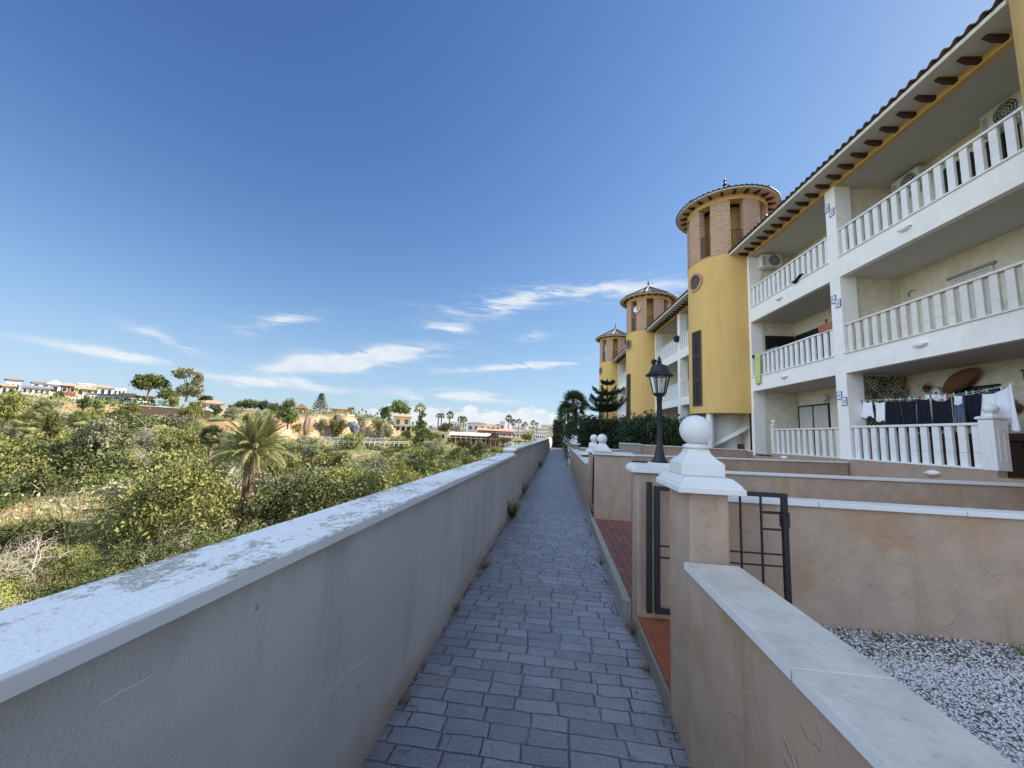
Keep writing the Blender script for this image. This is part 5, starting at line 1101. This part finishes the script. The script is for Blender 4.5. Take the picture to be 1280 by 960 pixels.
def date_palm(label, x, y, z, ht, L, n=46, mat='leaf_palm', skirt=True, group=None, pairs=22, tr=.24, lw=.022, up=84):
    t = thing('palm_tree', label, 'palm tree', (x, y, z), rng.uniform(0, 6), group); m = MB(); k = 14
    m.tube([(0, 0, ht*i/k-.3*(i == 0)) for i in range(k+1)], [tr*(1.05+.12*(i % 2)-.1*i/k) for i in range(k+1)], 12)
    m.build('trunk', 'palm_bark', t); vs, fs = [], []; o = Vector((0, 0, ht))
    for i in range(n):
        q = i/n; frond(vs, fs, o+Vector((0, 0, .25*(1-q))), i*2.39996, math.radians(up-98*q+rng.uniform(-9, 9)), L*rng.uniform(.72, 1.1)*(.85+.15*q), .6+1.0*q, pairs, lw=lw)
    npmesh('crown', [tuple(v) for v in vs], fs, mat, t)
    if skirt:
        vs, fs = [], []
        for i in range(80): frond(vs, fs, o-Vector((0, 0, .05+.20*(i % 6))), i*2.4, math.radians(rng.uniform(-50, 0)), L*rng.uniform(.38, .80), 2.6, 12, .12, .028)
        npmesh('dead_fronds', [tuple(v) for v in vs], fs, 'leaf_dry', t)
    return t
def fan_palm(label, x, y, z, ht, L, n=34, mat='leaf_palm', group=None, tr=.16, name='fan_palm', dry=True):
    t = thing(name, label, 'palm tree', (x, y, z), rng.uniform(0, 6), group)
    MB().tube([(0, 0, ht*i/8-.3*(i == 0)) for i in range(9)], [tr*(1.2-.35*i/8) for i in range(9)], 9).build('trunk', 'palm_bark', t, True)
    def fans(n, e0, e1, mat, nm, LL):
        vs, fs = [], []; o = Vector((0, 0, ht))
        for i in range(n):
            a = i*2.39996; el = math.radians(e0+(e1-e0)*i/n+rng.uniform(-8, 8)); d = Vector((math.cos(a)*math.cos(el), math.sin(a)*math.cos(el), math.sin(el))); s = Vector((-math.sin(a), math.cos(a), 0)); up = s.cross(d); rr = rng.uniform(-.9, .9); s = (s*math.cos(rr)+up*math.sin(rr)).normalized(); up = s.cross(d); c = o+d*LL*.5
            k = len(vs); w = .015*LL; vs += [o-s*w, c-s*w, c+s*w, o+s*w]; fs.append((k, k+1, k+2, k+3))
            for b in np.linspace(-1.65, 1.65, 17):
                dv = (d*math.cos(b)+s*math.sin(b)-Vector((0, 0, .28))-up*.10).normalized(); ll = LL*.55*(1-.10*abs(b)); k = len(vs); pw = (d*math.sin(-b)+s*math.cos(b)).normalized()*LL*.026
                vs += [c, c+dv*ll*.55+pw, c+dv*ll-Vector((0, 0, .07*LL)), c+dv*ll*.55-pw]; fs.append((k, k+1, k+2, k+3))
        npmesh(nm, [tuple(v) for v in vs], fs, mat, t)
    fans(n, 80, -35, mat, 'crown', L)
    if dry: fans(max(8, n//3), -35, -75, 'leaf_dry', 'dead_fronds', L*.85)
    return t
px, d = 322, 26; x, y = at(px, d); zc = zat(px, 566, d); date_palm('tall date palm with a shaggy skirt standing in the valley, nearest palm', x, y, terrain(x, y), zc-terrain(x, y), 2.5, 78, tr=.32, lw=.040, up=88, pairs=28)
def skirt_bushes(x, y, s, kinds=('mid', 'dark')):
    d = Vector((-x, -y, 0)).normalized(); sd_ = Vector((-d.y, d.x, 0))
    for k, (a, b) in enumerate(((.55, -.55), (.6, .6), (.1, 1.2))): 
        p = Vector((x, y, 0))+d*a*s+sd_*b*s; put_bush(kinds[k % len(kinds)], p.x, p.y, s, math.hypot(x, y) < 35, .95)
skirt_bushes(x, y, max(1.6, (zat(322, 606, 25)-terrain(x*.95, y*.95))/.78))
for px, d, yc, wpx, l in ((38, 50, 528, 50, 'wide fan palm at the left edge of the valley'), (98, 58, 524, 38, 'fan palm right of the wide one on the left'), (55, 66, 510, 34, 'fan palm behind, below the white houses'), (268, 46, 545, 40, 'dark low fan palm left of the tall date palm'), (10, 70, 506, 36, 'pale fan palm at the far left edge')):
    x, y = at(px, d); z = terrain(x, y); zc = zat(px, yc, d); x1, y1 = at(px+wpx/2, d); L = math.hypot(x1-x, y1-y); ht = max(.6, zc-z); skirt_bushes(x, y, max(1.0, ht*.8)); fan_palm(l, x, y, zc-ht, ht, L*1.0, 34, 'leaf_palm_dark' if px == 268 else 'leaf_palm', 'fan palms in the valley')
for k, (px, d, yc, yb, wpx) in enumerate(((437, 118, 514, 525, 12), (523, 112, 511, 535, 16), (547, 135, 520, 536, 8), (551, 136, 520, 536, 8), (561, 135, 519, 536, 11), (575, 140, 524, 539, 9), (579, 138, 525, 541, 10), (635, 140, 523, 549, 10), (641, 142, 528, 550, 9), (648, 190, 527, 546, 8), (656, 180, 531, 548, 8), (666, 185, 529, 547, 8), (671, 230, 531, 545, 6), (653, 260, 532, 545, 5))):
    x, y = at(px, d); zb = zat(px, yb, d); zc = zat(px, yc, d); x1, y1 = at(px+wpx/2, d); L = math.hypot(x1-x, y1-y)
    lab = ('small palm beside the orange house on the cliff', 'palm head rising behind the big dark green tree', 'left palm of the close pair above the shed', 'right palm of the close pair above the shed', 'stout palm just right of the close pair', 'palm left of the white house with the dark roof', 'second palm left of the white house with the dark roof', 'tall palm in front of the red house', 'shorter palm leaning at the right of the red house', 'far palm right of the red house', 'low far palm before the white town blocks', 'far palm nearest the end of the parapet', 'tiny distant palm over the end of the parapet', 'tiny distant palm between the taller far palms')[k]
    fan_palm(lab, x, y, zb, zc-zb, L*1.15, 20, 'leaf_dark' if k not in (0, 1) else 'leaf_palm', 'distant palms on the skyline', .2, dry=k in (7, 8, 4))
# right hand side : palms, araucarias, hedge
fan_palm('dark fan palm rising over the hedge near the end of the path', 1.55, 40.5, 0, 4.9, 1.75, 40, 'leaf_palm_dark', 'palms behind the hedge', .14, dry=False)
fan_palm('second dark fan palm, shorter, behind the hedge', 1.05, 41.5, 0, 3.9, 1.5, 34, 'leaf_palm_dark', 'palms behind the hedge', .13, dry=False)
def araucaria(label, x, y, H, tiers):
    t = thing('araucaria', label, 'tree', (x, y, 0), 0, 'araucarias behind the hedge'); m = MB().tube([(0, 0, 0), (0, 0, H*.6), (0, 0, H)], [.075, .055, .02], 10); P = []
    for z, L in tiers:
        for b in range(7):
            a = b*2*PI/7+z*2; pts = [Vector((L*q*math.cos(a), L*q*math.sin(a), z-.12*L*math.sin(PI*q)+.34*L*q*q)) for q in np.linspace(0, 1, 8)]; m.tube(pts, [.022-.0022*i for i in range(8)], 5)
            for q in np.linspace(.10, 1, 30):
                c = Vector((L*q*math.cos(a), L*q*math.sin(a), z-.12*L*math.sin(PI*q)+.34*L*q*q)); w = L*.24*(1-q**2.5)+.02
                P.append(np.array(c)+rng.normal(size=(26, 3))*np.array([w*.55, w*.55, .025+.02*L]))
    P.append(np.array([0, 0, H])+rng.normal(size=(60, 3))*.05); m.build('trunk', 'bark', t); P = np.concatenate(P); V, F = leaf_quads(P, .2, .028, len(P)); npmesh('crown', V, F, 'leaf_araucaria', t)
araucaria('spiky araucaria with layered branches in front of the farthest tower', 2.95, 24.0, 5.0, ((4.95, .42), (4.35, .95), (3.62, 1.15), (3.35, .7)))
araucaria('twin araucaria trunk just left of the spiky layered one', 2.85, 25.4, 4.4, ((4.05, .9), (3.45, 1.25)))
def hedge(label, x0, x1, y0, y1, h, n, mat='leaf_hedge', leaf=.05, name='hedge', bumps=.22):
    t = thing(name, label, 'hedge', ((x0+x1)/2, (y0+y1)/2, 0), 0, None); hx, hy = (x1-x0)/2, (y1-y0)/2
    c = []; nc = int(n/70)
    for k in range(nc):
        f = random.random(); px_ = random.uniform(-hx, hx); py_ = random.uniform(-hy, hy); pz = random.uniform(.15, h)
        if f < .42: pz = h+bumps*mnoise.noise(Vector((px_*1.7+x0, py_*1.7+y0, 1)))*1.6
        elif f < .72: py_ = -hy
        elif f < .9: px_ = -hx
        ax = rng.normal(size=3)*np.array([1, 1, .9]); ax /= np.linalg.norm(ax); q = rng.normal(size=(70, 1))*.22
        c.append(np.array([px_, py_, pz])+ax*q+rng.normal(size=(70, 3))*.065)
    P = np.concatenate(c); V, F = leaf_quads(P, .3, leaf, len(P)); npmesh('foliage', V, F, mat, t)
    m = MB(); 
    for k in range(int(max(hx, hy)*2)+2): a, b = random.uniform(-hx, hx)*.8, random.uniform(-hy, hy)*.8; m.tube([(a, b, 0), (a+.1, b, h*.5), (a, b+.1, h*.9)], [.04, .03, .01], 5)
    m.build('stems', 'bark', t); MB().box(-hx*.93, hx*.93, -hy*.85, hy*.85, .05, h*.86).build('inner_foliage', mat, t)
hedge('dense dark juniper hedge behind the grey panel wall, below the third tower', 3.1, 5.9, 17.6, 19.2, 2.22, 42000)
hedge('dark shaggy hedge between the farther lantern and the araucarias', 1.15, 3.15, 19.4, 21.6, 2.15, 36000)
hedge('long dark hedge lining the right of the far path', 1.0, 2.2, 22, 49, 2.35, 60000, leaf=.07)
hedge('tall dark cypress column at the far end of the path', -.35, .75, 53.5, 56, 3.45, 22000, leaf=.08, bumps=.1)
# ------------------------------------------------------------------ far houses, each where it stands
def house(label, px0, px1, ywall, ybase, dist, mat, roof='flat', rmat='tile_far', depth=8, yridge=None, win=(3, 1), group='houses across the valley', name='house', cat='house', skew=0.0, dd=0):
    a = Vector((*at(px0, dist), 0)); b = Vector((*at(px1, dist+dd), 0)); w = (b-a).length; ux = (b-a).normalized(); rz = math.atan2(ux.y, ux.x); pm = (px0+px1)/2
    zb = zat(pm, ybase, dist)-1.2; zw = zat(pm, ywall, dist); h = zw-zb; t = thing(name, label, cat, (a.x, a.y, zb), rz, group)
    MB().box(0, w, 0, depth, 0, h).build('wall', mat, t); vis = h-1.2
    if roof == 'flat': MB().box(-.15, w+.15, -.15, depth+.15, h, h+.25).build('roof', rmat, t)
    else:
        rh = (zat(pm, yridge, dist)-zw) if yridge else w*.15; e = .4
        if roof == 'gable': MB().prism([(-e, h), (depth+e, h), (depth/2, h+rh)], 'x', -e, w+e).build('roof', rmat, t)
        elif roof == 'gablefront': MB().prism([(-e, h), (w+e, h), (w/2, h+rh)], 'y', -e, depth+e).build('roof', rmat, t)
        elif roof == 'hip': MB().add([(-e, -e, h), (w+e, -e, h), (w+e, depth+e, h), (-e, depth+e, h), (w*.3, depth/2, h+rh), (w*.7, depth/2, h+rh)], [(0, 1, 5, 4), (1, 2, 5), (2, 3, 4, 5), (3, 0, 4), (3, 2, 1, 0)]).build('roof', rmat, t)
        elif roof == 'mono': MB().prism([(-e, h), (depth+e, h+rh), (depth+e, h+rh+.2), (-e, h+.2)], 'x', -e, w+e).build('roof', rmat, t)
    nx, ny = win
    for i in range(nx):
        for j in range(ny):
            cx_, cz_ = w*(i+.5)/nx, 1.2+vis*(j+.5)/ny; ww, wh = min(.55, w/nx*.25), min(.65, vis/ny*.28)
            f = MB().box(cx_-ww-.08, cx_+ww+.08, -.06, -.005, cz_-wh-.08, cz_+wh+.08).build('window', 'fence_white', t); MB().box(cx_-ww, cx_+ww, -.075, -.061, cz_-wh, cz_+wh).build('pane', 'glass', f)
    return t
hs = [
 ('white house with a dark roof at the left edge of the skyline', 0, 19, 474, 492, 150, 'h_white', 'gable', 'h_roofgrey', 470.5, (3, 1)),
 ('low white building under the leftmost house', -12, 12, 482, 494, 140, 'h_cream', 'gable', 'tile_far', 479, (3, 1)),
 ('long low white building with a curved grey roof', 22, 58, 485, 493, 138, 'h_white', 'mono', 'h_roofgrey', 481, (5, 1)),
 ('white house with a tall gable above the long low building', 33, 56, 478, 489, 155, 'h_white', 'gable', 'h_roofgrey', 475, (2, 1)),
 ('white gabled house end left of the red house', 54, 70, 480, 492, 146, 'h_white', 'gablefront', 'h_white', 474, (1, 1)),
 ('red house with a terracotta roof on the left skyline', 70, 90, 482, 491, 146, 'h_red', 'hip', 'tile_far', 477.5, (2, 1)),
 ('cream house with a terracotta roof right of the red house', 90, 112, 486, 495, 134, 'h_yellow', 'gable', 'tile_far', 482, (2, 1)),
 ('white block behind the cream house', 92, 112, 480, 490, 165, 'h_white', 'flat', 'h_white', None, (3, 1)),
 ('white house with a long low terracotta roof left of the stone pine', 110, 136, 484, 494, 160, 'h_white', 'hip', 'tile_far', 480.5, (3, 1)),
 ('distant white block just left of the stone pine', 137, 152, 486, 495, 175, 'h_white', 'flat', 'h_white', None, (3, 1)),
 ('long grey house with a row of dark windows facing the valley', 105, 136, 493, 503, 120, 'h_grey', 'flat', 'h_roofgrey', None, (7, 1)),
 ('open grey terrace bay right of the row of dark windows', 136, 147, 494, 503, 120, 'h_grey', 'flat', 'h_roofgrey', None, (1, 1)),
 ('plain orange block beside the grey terrace', 147, 165, 492.5, 504, 120, 'h_pink', 'flat', 'h_beige', None, (0, 0)),
 ('low orange brown outbuilding right of the plain orange block', 165, 191, 496, 505, 122, 'h_pink', 'flat', 'tile_far', None, (3, 1)),
 ('turquoise and white cabin in front of the pines', 195, 203, 502, 508, 112, 'h_teal', 'flat', 'h_white', None, (0, 0)),
 ('white cabin attached right of the turquoise one', 203, 210, 502, 508, 112, 'h_white', 'flat', 'h_white', None, (0, 0)),
 ('villa with a wide orange roof on the ridge', 248, 275, 504, 512, 115, 'h_white', 'hip', 'tile_far', 499.5, (3, 1)),
 ('small brown roofed shed right of the wide orange roofed villa', 283, 295, 507, 512, 114, 'h_brown', 'flat', 'tile_far', None, (1, 1)),
 ('orange gabled house peeking between the trees', 368, 381, 510, 521, 125, 'h_orange', 'gablefront', 'tile_far', 504, (1, 1)),
 ('white porch house right of the orange gable', 380, 394, 513, 521, 120, 'h_cream', 'flat', 'tile_far', None, (3, 1)),
 ('low brown house beside the skyline araucaria', 400, 413, 515, 520, 118, 'h_pink', 'flat', 'tile_far', None, (2, 1)),
 ('bright orange house standing on the ochre cliff', 413, 435, 512.5, 523, 108, 'h_orange', 'mono', 'h_brown', 511, (0, 0)),
 ('white annex in front of the bright orange house', 421, 440, 519.5, 527, 104, 'h_white', 'gable', 'h_white', 517.5, (2, 1)),
 ('white house with a hipped dark roof above the long shed', 584, 606, 529, 541, 145, 'h_white', 'hip', 'h_roofgrey', 526.5, (3, 1)),
 ('white house with a brown roof right of the dark roofed one', 607, 625, 531, 541, 150, 'h_white', 'hip', 'tile_far', 528.5, (3, 1)),
 ('narrow white tower house with a little roof above the red house', 625, 630, 528, 540, 150, 'h_white', 'hip', 'h_roofgrey', 525.5, (1, 1)),
 ('long dark red house with a red roof behind the shed', 597, 641, 538.5, 548, 135, 'h_red', 'gable', 'tile_far', 535.3, (6, 1)),
 ('white row below the dark red house', 622, 641, 546, 553, 128, 'h_white', 'flat', 'h_white', None, (4, 1)),
 ('cream low house left of the long shed', 534, 560, 541, 550, 112, 'h_cream', 'flat', 'h_beige', None, (2, 1)),
 ('small white house among the far palms', 655, 661, 537, 545, 200, 'h_white', 'hip', 'tile_far', 535, (2, 1)),
 ('pale low row behind the yellow green bush', 641, 666, 542, 547, 180, 'h_cream', 'flat', 'h_beige', None, (6, 1)),
 ('white town block nearest the end of the parapet', 669, 682, 535, 549, 300, 'h_white', 'flat', 'h_beige', None, (6, 3)),
 ('beige town block with roof steps near the end of the parapet', 660, 672, 533, 547, 420, 'h_beige', 'flat', 'h_beige', None, (6, 3)),
 ('cream town block on the horizon behind the others', 676, 690, 531, 547, 460, 'h_cream', 'flat', 'h_cream', None, (7, 4)),
 ('low white town house at the foot of the town blocks', 664, 680, 542, 550, 220, 'h_white', 'flat', 'tile_far', None, (6, 1)),
 ('far white block between the palms', 642, 655, 533, 543, 380, 'h_white', 'flat', 'h_beige', None, (5, 2)),
 ('distant pale block left of the tall palms', 561, 583, 528, 540, 260, 'h_white', 'flat', 'h_beige', None, (7, 2)),
]
for l, a, b, yw, yb, d, mt, rf, rm, yr, wn in hs: house(l, a, b, yw, yb, d, mt, rf, rm, 7 if d < 300 else 14, yr, wn)
def arches(t, w, z, n, dep=-.08):
    for i in range(n):
        c = w*(i+.5)/n; r = w/n*.3; MB().add([(c-r, dep, z), (c+r, dep, z)]+[(c+r*math.cos(q), dep, z+1.1+r*math.sin(q)) for q in np.linspace(0, PI, 9)], [tuple(range(11))]).build('arch', 'frame_dark', t)
t = house('yellow tower house with a tiled roof, upper storey', 491.5, 512.5, 520.5, 534, 106, 'h_yellow', 'hip', 'tile_far', 6, 517, (2, 1)); t['label'] = 'yellow tower house with a tiled roof at the cliff edge'
a = at(494, 103.5); t2 = house('x', 494, 511, 533, 548, 103, 'h_cream', 'flat', 'h_cream', 4, None, (0, 0), 'houses across the valley'); t2['label'] = 'cream arcade terrace below the yellow tower house'; t2.name = 'arcade'; arches(t2, 3.9, 3.1, 3)
t = house('long open shed with a beige roof beyond the scrub', 563, 613, 545, 553.5, 118, 'h_brown', 'mono', 'h_roofbeige', 9, 541.5, (0, 0), cat='shed', name='shed')
m = MB(); w = 12.4
for i in range(9): m.box(.2+i*w/8.3, .32+i*w/8.3, -1.2, -1.08, 0, 3.0)
m.build('posts', 'fence_white', t); MB().box(-.2, w+.6, -1.4, -.02, 2.55, 2.62).build('canopy', 'h_roofbeige', t)
t = house('wooden hut with a gabled front at the right end of the long shed', 611, 624, 546.5, 553, 116, 'h_brown', 'gablefront', 'h_brown', 6, 541, (0, 0), cat='hut', name='hut')
m = MB()
for i in range(5): m.box(.3+i*.62, .62+i*.62, -.05, -.01, 1.9, 2.9)
m.build('gable_window', 'h_orange', t)
house('beige building behind the gate at the very end of the path', 685.5, 697, 534.5, 556, 78, 'h_beige', 'flat', 'h_beige', 8, None, (0, 0), name='building', cat='building')
# garden walls and fences across the valley
def farwall(label, px0, px1, y0, y1, d, mat, yt2=None, cat='wall', d2=None):
    a = Vector((*at(px0, d), 0)); b = Vector((*at(px1, d2 or d), 0)); w = (b-a).length; rz = math.atan2(b.y-a.y, b.x-a.x); zt = zat(px0, y0, d); zt2 = zat(px1, yt2 or y0, d2 or d); zb = zat((px0+px1)/2, y1, d)-.8
    t = thing('boundary_wall', label, cat, (a.x, a.y, 0), rz, 'boundary walls across the valley'); MB().prism([(0, zb), (w, zb), (w, zt2), (0, zt)], 'y', 0, .3).build('wall', mat, t)
    MB().prism([(0, zt+.001), (w, zt2+.001), (w, zt2+.09), (0, zt+.09)], 'y', -.06, .36).build('coping', 'h_white', t)
farwall('long cream wall along the cliff top left of the orange house', 374, 418, 519, 524, 103, 'h_cream')
farwall('pale wall below the villa with the wide orange roof', 266, 282, 509, 517, 108, 'h_cream', 509.5); farwall('pinkish wall below the dark round tree', 281, 318, 511, 518, 107, 'h_pink', 513)
farwall('dark burnt retaining wall in the middle of the left slope', 172, 262, 507, 516, 100, 'h_brown', 513); farwall('dark retaining wall below the long grey house', 96, 150, 505, 512, 108, 'h_brown', 507)
farwall('white low wall right of the big dark green tree', 536, 560, 536, 542, 125, 'h_cream'); farwall('fence like grey wall below the leftmost white houses', 0, 104, 493.5, 496.5, 128, 'fence_white', 496)
def fence(label, px0, px1, y0, y1, d, n, y2=None, d2=None):
    a = Vector((*at(px0, d), 0)); b = Vector((*at(px1, d2 or d), 0)); w = (b-a).length; rz = math.atan2(b.y-a.y, b.x-a.x); zt = zat(px0, y0, d); h = zt-zat(px0, y1, d); dz = zat(px1, y2 or y0, d2 or d)-zt
    t = thing('rail_fence', label, 'fence', (a.x, a.y, zt), rz, 'white rail fences below the cliff'); m = MB()
    for k in range(2): z = -h*.42*k; m.tube([(0, 0, z-.05), (w, 0, z-.05+dz)], .05, 5)
    m.build('rail', 'fence_white', t)
    for i in range(n+1): u = i/n; MB().box(w*u-.06, w*u+.06, -.06, .06, dz*u-h-.3, dz*u+.05).build('post', 'fence_white', t)
fence('upper white rail fence running below the ochre cliff', 372, 497, 545.8, 550, 93, 22, 548, 92); fence('lower white rail fence nearer the scrub', 418, 512, 550.8, 555.5, 84, 15, 552, 86)
t = thing('fence', 'wire fence with dark posts at the foot of the far houses', 'fence', (0, 0, 0)); m = MB()
for px in range(566, 640, 6): x, y = at(px, 105); z = zat(px, 556, 105); m.box(x-.05, x+.05, y-.05, y+.05, z-1, z+1)
m.build('posts', 'bark_grey', t)
def car(label, px, d, yb, mat, rz):
    x, y = at(px, d); t = thing('parked_car', label, 'car', (x, y, zat(px, yb, d)), rz, 'cars by the far houses', .8); MB().prism([(-2.1, .3), (2.1, .3), (2.15, .75), (1.3, .9), (.7, 1.4), (-1.1, 1.42), (-1.8, .95), (-2.15, .85)], 'y', -.85, .85).build('body', mat, t, bevel=.08)
    MB().prism([(1.15, .92), (.65, 1.33), (-1.05, 1.35), (-1.6, .95)], 'y', -.86, .86).build('window', 'glass', t)
    for a in (-1.3, 1.3):
        for b in (-.8, .8): MB().lathe([(.001, -.1), (.32, -.1), (.32, .1), (.001, .1)], (0, 0, 0), 14).build('wheel', 'iron', t).matrix_local = Matrix.Translation((a, b, .32)) @ Matrix.Rotation(PI/2, 4, 'X')
M_['car_blue'] = plain('blue car paint', (.05, .10, .22), .3, .05); M_['car_white'] = plain('white car paint', (.8, .8, .8), .3, .05)
car('blue car parked in front of the plain orange block', 158, 117, 504.5, 'car_blue', .9); car('white van parked right of the blue car', 167, 117, 504.5, 'car_white', .7)
# loose branches and boulders on the near slope keep the scrub from looking mown
for k, (px, r, s) in enumerate(((395, 60, .8), (585, 70, 1.0), (545, 75, .8), (620, 75, 1.1), (560, 60, .7))):
    x, y = at(px, r); t = thing('boulder', 'ochre clay boulder showing between the bushes', 'boulder', (x, y, terrain(x, y)+.1), k, 'ochre boulders in the scrub'); m = MB(); m.sphere((0, 0, 0), s, 12, 9); m.v = [tuple(Vector(v)*(1+.25*mnoise.noise(Vector(v)*1.5+Vector((k, 0, 0))))) for v in m.v]; m.build('rock', 'h_pink', t)
print('shrubs', count)
